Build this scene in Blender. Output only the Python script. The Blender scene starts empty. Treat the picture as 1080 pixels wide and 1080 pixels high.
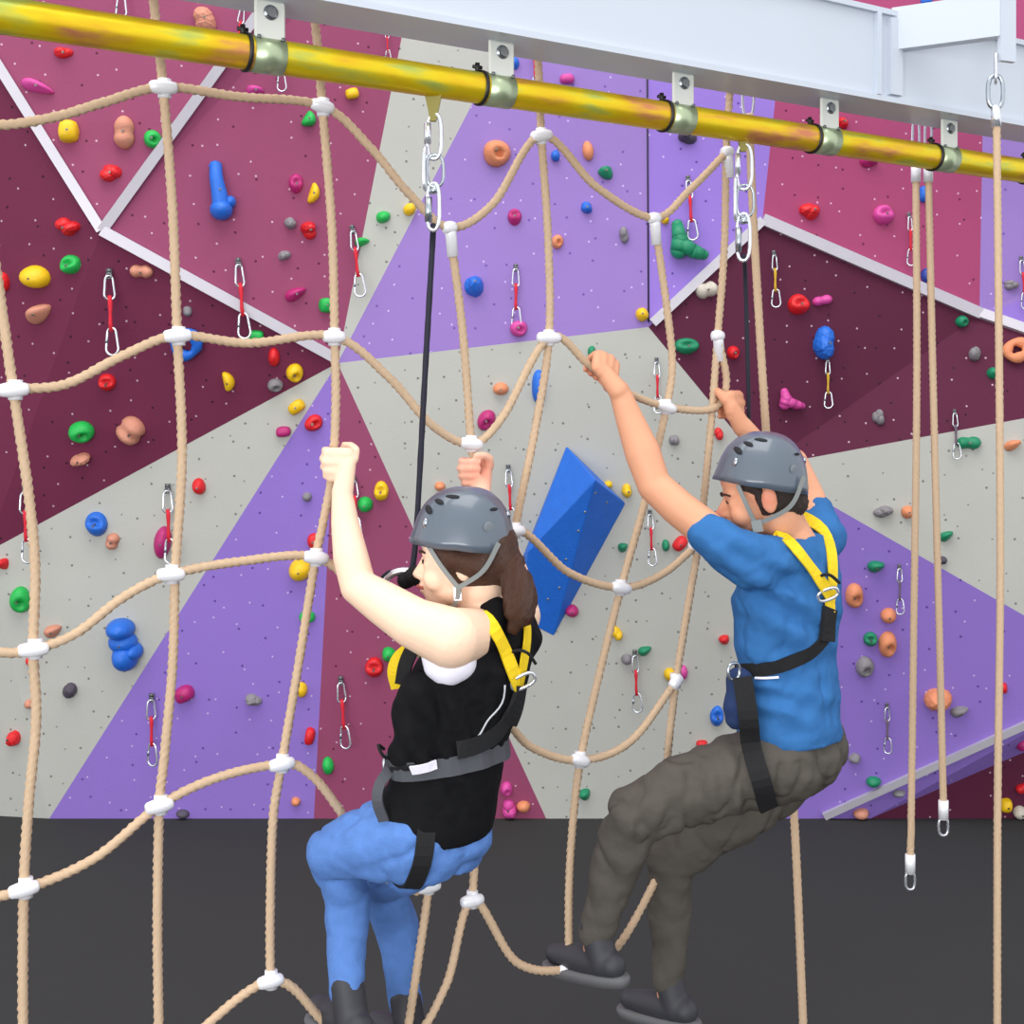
import bpy, bmesh, math, random
from mathutils import Vector, Matrix, noise
from mathutils.bvhtree import BVHTree
random.seed(7)
V = Vector
COL = bpy.context.scene.collection
F = 1350.0            # focal length in pixels of a 1080 px frame
HX, HY = 540.0, 450.0 # principal column, horizon row
H = 1.99              # camera height above the floor
CAM = V((0, 0, H))
VPX = 2850.0          # where the lines parallel to the steel beam meet

def P(px, py, D):
    return V(((px - HX) / F * D, D, H + (HY - py) / F * D))
def ray(px, py):
    return V(((px - HX) / F, 1.0, (HY - py) / F)).normalized()
def Dn(px, k=1.2548e-4):   # depth of the plane of the net, parallel to the beam
    return 1.0 / (k * (VPX - px))
def N(px, py, dd=0.0):
    return P(px, py, Dn(px) + dd)
BD = V((VPX - HX, F, 0)).normalized()      # direction of the beam
BN = V((BD.y, -BD.x, 0))                   # its horizontal normal towards the camera

# ---------------------------------------------------------------- materials
def lin(c):
    r = []
    for v in c:
        v = v / 255.0
        r.append(v / 12.92 if v <= 0.04045 else ((v + 0.055) / 1.055) ** 2.4)
    return (r[0], r[1], r[2], 1.0)
MATS = {}
def mat(name, rgb, rough=0.6, metal=0.0, var=0.08, scale=12.0, bump=0.0, bscale=60.0, spec=0.5, sss=0.0, coat=0.0, stretch=None):
    if name in MATS: return MATS[name]
    m = bpy.data.materials.new(name); m.use_nodes = True
    nt = m.node_tree; b = nt.nodes['Principled BSDF']
    b.inputs['Roughness'].default_value = rough
    b.inputs['Metallic'].default_value = metal
    b.inputs['Specular IOR Level'].default_value = spec
    b.inputs['Coat Weight'].default_value = coat
    if sss:
        b.inputs['Subsurface Weight'].default_value = sss
        b.inputs['Subsurface Radius'].default_value = (0.02, 0.008, 0.005)
        b.inputs['Subsurface Scale'].default_value = 0.5
    tc = nt.nodes.new('ShaderNodeTexCoord')
    mp = nt.nodes.new('ShaderNodeMapping')
    if stretch: mp.inputs['Scale'].default_value = stretch
    nt.links.new(tc.outputs['Object'], mp.inputs['Vector'])
    nz = nt.nodes.new('ShaderNodeTexNoise'); nz.inputs['Scale'].default_value = scale; nz.inputs['Detail'].default_value = 4
    nt.links.new(mp.outputs['Vector'], nz.inputs['Vector'])
    mx = nt.nodes.new('ShaderNodeMix'); mx.data_type = 'RGBA'
    c = lin(rgb)
    mx.inputs[6].default_value = tuple(max(0, v * (1 - var)) for v in c[:3]) + (1,)
    mx.inputs[7].default_value = tuple(min(1, v * (1 + var)) for v in c[:3]) + (1,)
    nt.links.new(nz.outputs['Fac'], mx.inputs[0])
    nt.links.new(mx.outputs[2], b.inputs['Base Color'])
    if bump:
        n2 = nt.nodes.new('ShaderNodeTexNoise'); n2.inputs['Scale'].default_value = bscale; n2.inputs['Detail'].default_value = 5
        nt.links.new(mp.outputs['Vector'], n2.inputs['Vector'])
        bp = nt.nodes.new('ShaderNodeBump'); bp.inputs['Strength'].default_value = bump; bp.inputs['Distance'].default_value = 0.01
        nt.links.new(n2.outputs['Fac'], bp.inputs['Height']); nt.links.new(bp.outputs['Normal'], b.inputs['Normal'])
    MATS[name] = m
    return m

def wall_mat(name, rgb, dot, dot2):
    """painted plywood panel with T-nut holes and bolt heads scattered over it"""
    m = mat(name, rgb, rough=0.75, var=0.06, scale=2.5, bump=0.12, bscale=90, spec=0.25)
    nt = m.node_tree; b = nt.nodes['Principled BSDF']
    geo = nt.nodes.new('ShaderNodeTexCoord')
    sp = nt.nodes.new('ShaderNodeSeparateXYZ'); nt.links.new(geo.outputs['Object'], sp.inputs[0])
    cb = nt.nodes.new('ShaderNodeCombineXYZ')
    nt.links.new(sp.outputs['X'], cb.inputs['X']); nt.links.new(sp.outputs['Z'], cb.inputs['Y'])
    prev = [l.from_socket for l in nt.links if l.to_socket == b.inputs['Base Color']][0]
    for sc, th, col, seed in ((6.5, 0.031, dot, 0.0), (5.5, 0.034, dot2, 7.3)):
        ad = nt.nodes.new('ShaderNodeVectorMath'); ad.operation = 'ADD'; ad.inputs[1].default_value = (seed, seed, 0)
        nt.links.new(cb.outputs[0], ad.inputs[0])
        vo = nt.nodes.new('ShaderNodeTexVoronoi'); vo.voronoi_dimensions = '2D'; vo.inputs['Scale'].default_value = sc
        vo.inputs['Randomness'].default_value = 0.8
        nt.links.new(ad.outputs[0], vo.inputs['Vector'])
        lt = nt.nodes.new('ShaderNodeMath'); lt.operation = 'LESS_THAN'; lt.inputs[1].default_value = th
        nt.links.new(vo.outputs['Distance'], lt.inputs[0])
        mx = nt.nodes.new('ShaderNodeMix'); mx.data_type = 'RGBA'
        mx.inputs[7].default_value = lin(col)
        nt.links.new(lt.outputs[0], mx.inputs[0]); nt.links.new(prev, mx.inputs[6])
        prev = mx.outputs[2]
    nt.links.new(prev, b.inputs['Base Color'])
    return m

M_MAR = wall_mat('plum_panel', (147, 71, 104), (206, 170, 186), (96, 36, 60))
M_MAG = wall_mat('magenta_panel', (160, 68, 108), (214, 170, 196), (104, 34, 66))
M_DKM = wall_mat('dark_maroon_panel', (110, 41, 70), (190, 160, 172), (62, 22, 40))  # darker tone of the plum panels, for the left facets around the trims
M_DKR = wall_mat('darker_maroon_panel', (88, 32, 58), (190, 160, 172), (56, 20, 38))  # darkest maroon tone, for the right facets and the low recess
M_GRY = wall_mat('grey_panel', (186, 186, 179), (138, 136, 130), (122, 120, 114))
M_PUR = wall_mat('violet_panel', (143, 114, 198), (196, 176, 224), (92, 68, 146))
M_PUL = wall_mat('light_violet_panel', (144, 116, 184), (196, 176, 224), (104, 80, 158))
M_TRIM = mat('trim_metal', (196, 192, 200), 0.4, 0.3, 0.05)
M_FLOOR = mat('floor_rubber', (58, 58, 58), 0.9, 0, 0.03, 3, 0.05, 120, 0.1)
M_WHITE = mat('beam_paint', (192, 199, 210), 0.32, 0.0, 0.03, 3)
M_PLATE = mat('bracket_paint', (206, 208, 200), 0.5, 0.1, 0.05)
M_STEEL = mat('steel', (176, 184, 192), 0.25, 0.9, 0.1)
M_CHROME = mat('bright_alloy', (222, 226, 232), 0.22, 0.75, 0.05)
M_GREYM = mat('dull_bolt', (116, 118, 120), 0.4, 0.8, 0.1)
M_BLACK = mat('black_webbing', (12, 12, 15), 0.8, 0, 0.2, 40, 0.3, 300)
M_BAND = mat('black_band', (24, 22, 20), 0.5, 0, 0.1)
M_ROPE = mat('beige_rope', (204, 176, 146), 0.85, 0, 0.12, 90, 0.4, 500, 0.2)
M_CORD = mat('navy_cord', (26, 26, 44), 0.7, 0, 0.2, 90)
M_FERR = mat('white_connector', (232, 232, 236), 0.35, 0.1, 0.03)
M_BOLT = mat('hold_bolt', (150, 148, 144), 0.35, 0.8, 0.1)
HC = {
 'red': mat('red_resin', (214, 26, 34), .5, 0, .12, 20, .25, 90),
 'green': mat('green_resin', (26, 176, 76), .5, 0, .12, 20, .25, 90),
 'teal': mat('deep_green_resin', (16, 132, 92), .5, 0, .12, 20, .25, 90),
 'yellow': mat('yellow_resin', (236, 190, 16), .5, 0, .12, 20, .25, 90),
 'blue': mat('blue_resin', (28, 104, 206), .5, 0, .12, 20, .25, 90),
 'navy': mat('dark_blue_resin', (40, 66, 150), .5, 0, .12, 20, .25, 90),
 'orange': mat('orange_resin', (222, 140, 98), .6, 0, .12, 20, .3, 90),
 'salmon': mat('salmon_resin', (204, 138, 114), .65, 0, .14, 20, .3, 90),
 'magenta': mat('magenta_resin', (178, 34, 110), .5, 0, .12, 20, .25, 90),
 'pink': mat('pink_resin', (206, 70, 152), .5, 0, .12, 20, .25, 90),
 'grey': mat('grey_resin', (134, 130, 134), .7, 0, .25, 40, .4, 90),
 'cream': mat('cream_resin', (200, 192, 178), .7, 0, .1, 30, .3, 90),
 'charcoal': mat('charcoal_resin', (78, 70, 84), .7, 0, .1, 30, .3, 90),
}
M_DARK = mat('dark_hole', (40, 24, 20), .9)
M_SLR = mat('red_sling', (206, 26, 48), .75, 0, .1, 40)
M_SLY = mat('yellow_sling', (200, 160, 40), .75, 0, .1, 40)
M_SLD = mat('grey_sling', (104, 88, 104), .75, 0, .1, 40)

# zinc-passivated pipe with its iridescent bloom
def pipe_mat():
    m = mat('passivated_steel', (216, 188, 34), 0.36, 0.55, 0.05)
    nt = m.node_tree; b = nt.nodes['Principled BSDF']
    tc = nt.nodes.new('ShaderNodeTexCoord'); mp = nt.nodes.new('ShaderNodeMapping'); mp.inputs['Scale'].default_value = (3, 3, 14)
    nz = nt.nodes.new('ShaderNodeTexNoise'); nz.inputs['Scale'].default_value = 1.6; nz.inputs['Detail'].default_value = 3
    nt.links.new(tc.outputs['Object'], mp.inputs[0]); nt.links.new(mp.outputs[0], nz.inputs['Vector'])
    r = nt.nodes.new('ShaderNodeValToRGB'); e = r.color_ramp.elements
    e[0].position = 0.3; e[0].color = lin((176, 190, 90)); e[1].position = 0.72; e[1].color = lin((206, 128, 92))
    x = e.new(0.44); x.color = lin((228, 202, 24)); x = e.new(0.58); x.color = lin((228, 184, 24))
    nt.links.new(nz.outputs['Fac'], r.inputs[0]); nt.links.new(r.outputs[0], b.inputs['Base Color'])
    return m
M_PIPE = pipe_mat()
M_CLAMP = mat('clamp_zinc', (176, 190, 156), 0.35, 0.7, 0.12)

# ---------------------------------------------------------------- mesh helpers
class MB:
    flat = False
    def __init__(s): s.v = []; s.f = []; s.m = []
    def add(s, vs, fs, mi=0):
        o = len(s.v); s.v += [V(p) for p in vs]
        s.f += [tuple(i + o for i in f) for f in fs]; s.m += [mi] * len(fs)
        return s
    def tube(s, pts, r, seg=10, closed=False, lobes=0, twist=0.0, amp=0.0, mi=0):
        pts = [V(p) for p in pts]; n = len(pts)
        rs = r if isinstance(r, (list, tuple)) else [r] * n
        T = []
        for i in range(n):
            if closed: t = pts[(i + 1) % n] - pts[i - 1]
            else: t = pts[min(i + 1, n - 1)] - pts[max(i - 1, 0)]
            T.append(t.normalized())
        u = T[0].orthogonal().normalized(); vs = []; L = 0
        for i in range(n):
            if i: L += (pts[i] - pts[i - 1]).length
            u = (u - T[i] * u.dot(T[i])).normalized(); w = T[i].cross(u)
            for k in range(seg):
                a = 2 * math.pi * k / seg
                rr = rs[i] * (1 + amp * math.cos(lobes * (a - twist * L))) if lobes else rs[i]
                vs.append(pts[i] + (u * math.cos(a) + w * math.sin(a)) * rr)
        fs = []
        for i in range(n if closed else n - 1):
            j = (i + 1) % n
            for k in range(seg):
                l = (k + 1) % seg
                fs.append((i * seg + k, i * seg + l, j * seg + l, j * seg + k))
        if not closed:
            fs.append(tuple(range(seg - 1, -1, -1))); fs.append(tuple((n - 1) * seg + k for k in range(seg)))
        return s.add(vs, fs, mi)
    def box(s, c, ax, ay, az, mi=0):
        c, ax, ay, az = V(c), V(ax), V(ay), V(az)
        vs = [c + ax * i + ay * j + az * k for i in (-1, 1) for j in (-1, 1) for k in (-1, 1)]
        fs = [(0, 1, 3, 2), (4, 6, 7, 5), (0, 4, 5, 1), (2, 3, 7, 6), (0, 2, 6, 4), (1, 5, 7, 3)]
        if ax.cross(ay).dot(az) < 0: fs = [tuple(reversed(f)) for f in fs]
        return s.add(vs, fs, mi)
    def ball(s, c, r, R=None, sub=2, mi=0):
        bm = bmesh.new(); bmesh.ops.create_icosphere(bm, subdivisions=sub, radius=1)
        r = V(r) if not isinstance(r, (int, float)) else V((r, r, r))
        vs = []
        for v in bm.verts:
            q = V((v.co.x * r.x, v.co.y * r.y, v.co.z * r.z))
            if R is not None: q = R @ q
            vs.append(V(c) + q)
        fs = [tuple(v.index for v in f.verts) for f in bm.faces]; bm.free()
        return s.add(vs, fs, mi)
    def limb(s, pr):      # chain of (point, radius): closed tapered round segments, to be fused by the remesh
        for (p, r) in pr: s.ball(p, r, sub=3 if r > .02 else 2)
        for (p0, r0), (p1, r1) in zip(pr, pr[1:]):
            p0, p1 = V(p0), V(p1)
            s.tube([p0.lerp(p1, t) for t in (0, .5, 1)], [r0 + (r1 - r0) * t for t in (0, .5, 1)], 24)
        return s
    def loft(s, rings, seg=28, e=2.0):   # rings of (centre, axis u, axis v); closed, capped
        vs = []
        for c, u, w in rings:
            for k in range(seg):
                a = 2 * math.pi * k / seg; ca, sa = math.cos(a), math.sin(a)
                ca = math.copysign(abs(ca) ** (2 / e), ca); sa = math.copysign(abs(sa) ** (2 / e), sa)
                vs.append(V(c) + V(u) * ca + V(w) * sa)
        n = len(rings); fs = []
        for i in range(n - 1):
            for k in range(seg):
                l = (k + 1) % seg
                fs.append((i * seg + k, i * seg + l, (i + 1) * seg + l, (i + 1) * seg + k))
        fs.append(tuple(range(seg - 1, -1, -1))); fs.append(tuple((n - 1) * seg + k for k in range(seg)))
        return s.add(vs, fs)
    def ribbon(s, pts, nrm, w, th=0.003, closed=False, mi=0):
        n = len(pts); vs = []; s.flat = True
        ws = w if isinstance(w, (list, tuple)) else [w] * n
        for i in range(n):
            if closed: t = pts[(i + 1) % n] - pts[i - 1]
            else: t = pts[min(i + 1, n - 1)] - pts[max(i - 1, 0)]
            t.normalize(); nn = V(nrm[i]); b = t.cross(nn)
            if b.length < 1e-6: b = t.orthogonal()
            b.normalize(); nn = b.cross(t).normalized()
            for q in (b * ws[i] / 2 + nn * th, -b * ws[i] / 2 + nn * th, -b * ws[i] / 2 - nn * th, b * ws[i] / 2 - nn * th):
                vs.append(pts[i] + q)
        fs = []
        for i in range(n if closed else n - 1):
            j = (i + 1) % n
            for k in range(4):
                l = (k + 1) % 4; fs.append((i * 4 + k, j * 4 + k, j * 4 + l, i * 4 + l))
        if not closed:
            fs.append((0, 1, 2, 3)); fs.append(tuple((n - 1) * 4 + k for k in (3, 2, 1, 0)))
        return s.add(vs, fs, mi)

ORG = {}
def link(name, me, parent=None, loc=None):
    o = bpy.data.objects.new(name, me); COL.objects.link(o)
    if parent is not None: o.parent = parent
    if loc is not None: o.location = loc
    return o
def build(mb, name, mats, parent=None, org=None, smooth=True):
    """one mesh object from world-space geometry; org = its world origin (default its parent's)"""
    o0 = V((0, 0, 0))
    if parent is not None: o0 = ORG.get(parent.name, V((0, 0, 0)))
    elif org is not None: o0 = V(org)
    me = bpy.data.meshes.new(name)
    me.from_pydata([v - o0 for v in mb.v], [], mb.f)
    mats = mats if isinstance(mats, (list, tuple)) else [mats]
    for m in mats: me.materials.append(m)
    if len(mats) > 1: me.polygons.foreach_set('material_index', mb.m)
    me.polygons.foreach_set('use_smooth', [smooth and not mb.flat] * len(me.polygons)); me.update()
    bm = bmesh.new(); bm.from_mesh(me); bmesh.ops.recalc_face_normals(bm, faces=bm.faces); bm.to_mesh(me); bm.free()
    o = link(name, me, parent, None if parent is not None else o0)
    ORG[o.name] = o0
    return o
def empty(name, loc):
    o = bpy.data.objects.new(name, None); COL.objects.link(o); o.location = loc; o.empty_display_size = 0.1
    ORG[o.name] = V(loc); return o
def tag(o, label, cat, group=None, kind=None):
    if label: o['label'] = label
    if cat: o['category'] = cat
    if group: o['group'] = group
    if kind: o['kind'] = kind
    return o
def spline(pts, step=0.02):
    """Catmull-Rom through the points"""
    pts = [V(p) for p in pts]
    if len(pts) == 2:
        n = max(2, int((pts[1] - pts[0]).length / step)); return [pts[0].lerp(pts[1], i / n) for i in range(n + 1)]
    q = [pts[0] * 2 - pts[1]] + pts + [pts[-1] * 2 - pts[-2]]; out = []
    for i in range(1, len(q) - 2):
        p0, p1, p2, p3 = q[i - 1:i + 3]; n = max(2, int((p2 - p1).length / step))
        for k in range(n):
            t = k / n
            out.append(0.5 * ((2 * p1) + (p2 - p0) * t + (2 * p0 - 5 * p1 + 4 * p2 - p3) * t * t + (3 * p1 - p0 - 3 * p2 + p3) * t ** 3))
    out.append(pts[-1]); return out
def remesh(mb, voxel, smooth=3, factor=0.5):
    me = bpy.data.meshes.new('tmp'); me.from_pydata(mb.v, [], mb.f); me.update()
    o = bpy.data.objects.new('tmp', me); COL.objects.link(o)
    r = o.modifiers.new('r', 'REMESH'); r.mode = 'VOXEL'; r.voxel_size = voxel; r.use_smooth_shade = True
    if smooth:
        s = o.modifiers.new('s', 'SMOOTH'); s.iterations = smooth; s.factor = factor
    dg = bpy.context.evaluated_depsgraph_get(); dg.update()
    ev = o.evaluated_get(dg); m2 = bpy.data.meshes.new_from_object(ev)
    out = MB(); out.v = [v.co.copy() for v in m2.vertices]; out.f = [tuple(p.vertices) for p in m2.polygons]; out.m = [0] * len(out.f)
    nr = [v.normal.copy() for v in m2.vertices]
    bpy.data.objects.remove(o); bpy.data.meshes.remove(me); bpy.data.meshes.remove(m2)
    out.n = nr
    return out
def bvh_of(mb): return BVHTree.FromPolygons(mb.v, mb.f)

# ---------------------------------------------------------------- the wall, facet by facet
WV = {
 'J': (107, 243, 5.85), 'HUB': (356, 383, 6.2), 'K': (-15, 583, 6.3),
 'A0': (-139, -150, 5.6), 'B0': (390, -150, 5.95), 'C0': (461, -150, 6.1), 'D0': (633, -150, 6.3), 'E0': (682, -150, 6.5),
 'G0': (845, -150, 6.4), 'I0': (1043, -150, 6.35), 'R0': (1500, -150, 6.2), 'I1': (1037, 100, 6.35), 'R01': (1500, 100, 6.15), 'L0': (-500, -150, 5.5),
 'L1': (-500, 848, 6.4), 'S': (684, 345, 6.33), 'R': (804, 233, 6.45), 'U': (1033, 332, 6.35), 'W': (1254, 409, 6.1),
 'R1': (1500, 170, 6.1), 'R2': (1500, 409, 6.2), 'Q': (805, 492, 6.38), 'X': (1192, 713, 6.15), 'R3': (1500, 571, 6.05),
 'b0': (-500, 863, 6.5), 'b1': (52, 863, 6.5), 'b2': (331, 863, 6.5), 'b3': (576, 863, 6.5), 'b4': (775, 863, 6.5), 'b5': (869, 863, 6.5),
 'b6': (918, 863, 6.5), 'b7': (1500, 863, 6.5), 'Y': (1192, 745, 6.38), 'R4': (1500, 610, 6.38),
}
FACES = [
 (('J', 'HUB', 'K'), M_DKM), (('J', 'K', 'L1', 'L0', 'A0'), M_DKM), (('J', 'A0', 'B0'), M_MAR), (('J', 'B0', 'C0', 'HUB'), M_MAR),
 (('HUB', 'C0', 'D0'), M_GRY), (('HUB', 'D0', 'E0', 'S'), M_PUL), (('S', 'E0', 'G0', 'R'), M_PUR), (('R', 'G0', 'I0', 'I1'), M_MAG), (('R', 'I1', 'U'), M_MAG), (('I1', 'I0', 'R0', 'R01'), M_MAG),
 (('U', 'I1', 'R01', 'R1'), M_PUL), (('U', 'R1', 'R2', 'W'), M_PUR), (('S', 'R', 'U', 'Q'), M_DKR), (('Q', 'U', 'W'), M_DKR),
 (('Q', 'W', 'R2', 'R3', 'X'), M_GRY), (('Q', 'X', 'b5', 'b4'), M_PUR), (('HUB', 'S', 'Q', 'b4', 'b3'), M_GRY),
 (('HUB', 'b3', 'b2'), M_MAR), (('HUB', 'b2', 'b1'), M_PUR), (('b1', 'b0', 'L1', 'K', 'HUB'), M_GRY),
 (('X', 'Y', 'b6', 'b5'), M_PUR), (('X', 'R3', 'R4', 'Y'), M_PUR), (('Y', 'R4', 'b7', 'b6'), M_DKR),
]
def build_wall():
    names = list(WV); idx = {n: i for i, n in enumerate(names)}
    verts = [P(*WV[n]) for n in names]
    def coplanar(n, a, b, c):
        pa, pb, pc = (verts[idx[k]] for k in (a, b, c)); nn = (pb - pa).cross(pc - pa); r = ray(*WV[n][:2])
        verts[idx[n]] = CAM + r * ((pa - CAM).dot(nn) / r.dot(nn))
    coplanar('S', 'HUB', 'b3', 'b4'); coplanar('Q', 'HUB', 'b3', 'b4'); coplanar('E0', 'HUB', 'D0', 'S')
    coplanar('R', 'S', 'U', 'Q'); coplanar('G0', 'S', 'E0', 'R'); coplanar('I1', 'R', 'G0', 'U'); coplanar('I0', 'R', 'G0', 'U')
    coplanar('R2', 'Q', 'W', 'X'); coplanar('R3', 'Q', 'W', 'X'); coplanar('L0', 'J', 'K', 'A0'); coplanar('L1', 'J', 'K', 'A0')
    for i, n in enumerate(names):
        if n.startswith('b'): verts[i].z = 0.0
    mats = []; fs = []; mi = []
    for f, m in FACES:
        if m not in mats: mats.append(m)
        ids = [idx[n] for n in f]
        # fan from the first corner
        for k in range(1, len(ids) - 1):
            fs.append((ids[0], ids[k], ids[k + 1])); mi.append(mats.index(m))
    # plain band carrying each panel up to the roof
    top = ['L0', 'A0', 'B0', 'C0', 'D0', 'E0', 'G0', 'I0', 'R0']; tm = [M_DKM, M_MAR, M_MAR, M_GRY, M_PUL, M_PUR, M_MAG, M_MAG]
    base = len(verts)
    for n in top: v = verts[idx[n]].copy(); v.z = 7.0; verts.append(v)
    for i in range(len(top) - 1):
        fs.append((idx[top[i]], idx[top[i + 1]], base + i + 1, base + i)); mi.append(mats.index(tm[i]))
    mb = MB(); mb.v = verts; mb.f = fs; mb.m = mi
    o = build(mb, 'wall_back', mats, smooth=False); o['kind'] = 'structure'
    return mb
WALL = build_wall(); WB = bvh_of(WALL)
def onwall(px, py):
    loc, nrm, i, d = WB.ray_cast(CAM, ray(px, py))
    if nrm.dot(ray(px, py)) > 0: nrm = -nrm
    return loc, nrm
# floor, side returns
fl = MB().box((0.5, 2.5, -0.05), (9, 0, 0), (0, 6.5, 0), (0, 0, 0.05)); build(fl, 'floor', M_FLOOR, smooth=False)['kind'] = 'structure'
k = 0
for a, b, w in (((-60, -24), (107, 243), .045), ((282, 0), (107, 243), .045), ((107, 243), (352, 377), .05), ((688, 341), (804, 233), .045),
                ((804, 232), (1033, 331), .055), ((1033, 331), (1250, 407), .05), ((869, 862), (1192, 713), .035), ((1192, 713), (1500, 571), .035)):
    pa, na = onwall(a[0], a[1] if a[1] < 862 else 860); pb, nb = onwall(*b)
    pts = [pa.lerp(pb, t) for t in (0, .5, 1)]; nn = (na + nb).normalized(); pts = [p + nn * .012 for p in pts]
    mb = MB().ribbon(pts, [nn] * 3, w, 0.012); k += 1
    build(mb, 'trim_%d' % k, M_TRIM, smooth=False)['kind'] = 'structure'
# thin dark joint where the two violet panels meet
k += 1; build(MB().tube([onwall(682.5, 60)[0] - V((0, .004, 0)), onwall(684, 340)[0] - V((0, .002, 0))], .004, 6), 'trim_%d' % k, M_CORD)['kind'] = 'structure'
# ---------------------------------------------------------------- climbing holds
def hold_mesh(kind, w, h, seed):
    """hold in its own frame: x right, y up, z out of the wall; sizes in metres"""
    rnd = random.Random(seed); mb = MB(); d = 0.62 * min(w, h) + 0.008
    off = V((seed * 3.1, seed * 1.7, seed * .9))
    if kind == 'multi':
        n = 3
        for i in range(n):
            t = (i - 1) * .6
            mb.ball((rnd.uniform(-.16, .16) * w, t * h * .5, d * .25), (w * rnd.uniform(.34, .48), h * rnd.uniform(.22, .3), d * rnd.uniform(.7, 1)), sub=3)
        mb.ball((w * .3, -h * .2, d * .2), (w * .24, h * .17, d * .8), sub=3)
    elif kind == 'ring':
        pts = [V((math.cos(a) * w * .34, math.sin(a) * h * .34, d * .35)) for a in [i * math.pi / 10 for i in range(20)]]
        mb.tube(pts, [w * .17 * (1 + .2 * math.sin(i)) for i in range(20)], 10, closed=True)
    elif kind == 'horn':
        pts = [V((-.12 * w, .46 * h, d * .2)), V((-.1 * w, .2 * h, d * .4)), V((0, -.1 * h, d * .5)), V((.05 * w, -.32 * h, d * .5))]
        mb.tube(spline(pts, .01), None or [0.2 * w + .14 * w * (i / 30.) for i in range(len(spline(pts, .01)))], 14)
        mb.ball((-.12 * w, .42 * h, d * .2), (w * .22, h * .1, w * .22), sub=3)
        mb.ball((.06 * w, -.34 * h, d * .4), (w * .36, h * .17, d * .75), sub=3); mb.ball((.34 * w, -.2 * h, d * .3), (w * .2, h * .11, d * .5), sub=3)
    elif kind == 'lshape':
        mb.limb([(V((-.28 * w, .4 * h, d * .3)), w * .14), (V((-.22 * w, 0, d * .4)), w * .2), (V((-.26 * w, -.28 * h, d * .3)), w * .2)])
        mb.limb([(V((-.2 * w, -.1 * h, d * .4)), w * .18), (V((.1 * w, -.28 * h, d * .4)), w * .17), (V((.36 * w, -.36 * h, d * .3)), w * .12)])
    elif kind == 'rock':
        for i in range(3):
            mb.ball((rnd.uniform(-.2, .2) * w, rnd.uniform(-.2, .2) * h, 0), (w * .36, h * .36, d * rnd.uniform(.6, 1.1)), sub=2)
    else:
        mb.ball((0, 0, 0), (w / 2, h / 2, d), sub=3)
    out = []
    for v in mb.v:
        x, y, z = v.x / (w / 2), v.y / (h / 2), v.z / d
        if kind == 'block':
            s = max(abs(x), abs(y), abs(z)); l = math.sqrt(x * x + y * y + z * z) or 1
            f = 1 + .35 * (l / max(s, .01) - 1); v = V((v.x * f * .92, v.y * f * .92, v.z * f))
        elif kind == 'bean':
            v = V((v.x * .8 + .22 * w * (1 - y * y) - .1 * w, v.y, v.z))
        elif kind == 'crimp':
            v = V((v.x, v.y * (.85 - .3 * x), v.z * (1 + .5 * y)))
        elif kind == 'jug':      # scooped upper lip
            g = math.exp(-((x) ** 2 * 2.2 + (y - .25) ** 2 * 7)); v = V((v.x, v.y + .12 * h * z * (1 if y < 0 else -.4), v.z - g * d * .75 * max(z, 0)))
        elif kind == 'pocket':   # round hold with a deep finger pocket
            g = math.exp(-((x - .25) ** 2 * 9 + (y + .2) ** 2 * 12)); v = V((v.x, v.y, v.z - g * d * .95 * max(z, 0)))
        elif kind == 'saddle':   # two raised ends with a waist
            v = V((v.x, v.y * (1 - .3 * math.exp(-x * x * 8)), v.z * (1 - .5 * math.exp(-x * x * 7))))
        elif kind == 'waist':
            v = V((v.x * (1 - .22 * math.exp(-y * y * 20)), v.y, v.z * (1 - .35 * math.exp(-y * y * 18))))
        nz = noise.noise(v * (1.6 / max(w, h)) + off) * (.22 if kind == 'rock' else .13)
        out.append(v * (1 + nz))
    mb.v = out
    return mb
HG = 'climbing holds bolted to the coloured wall'
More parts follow.
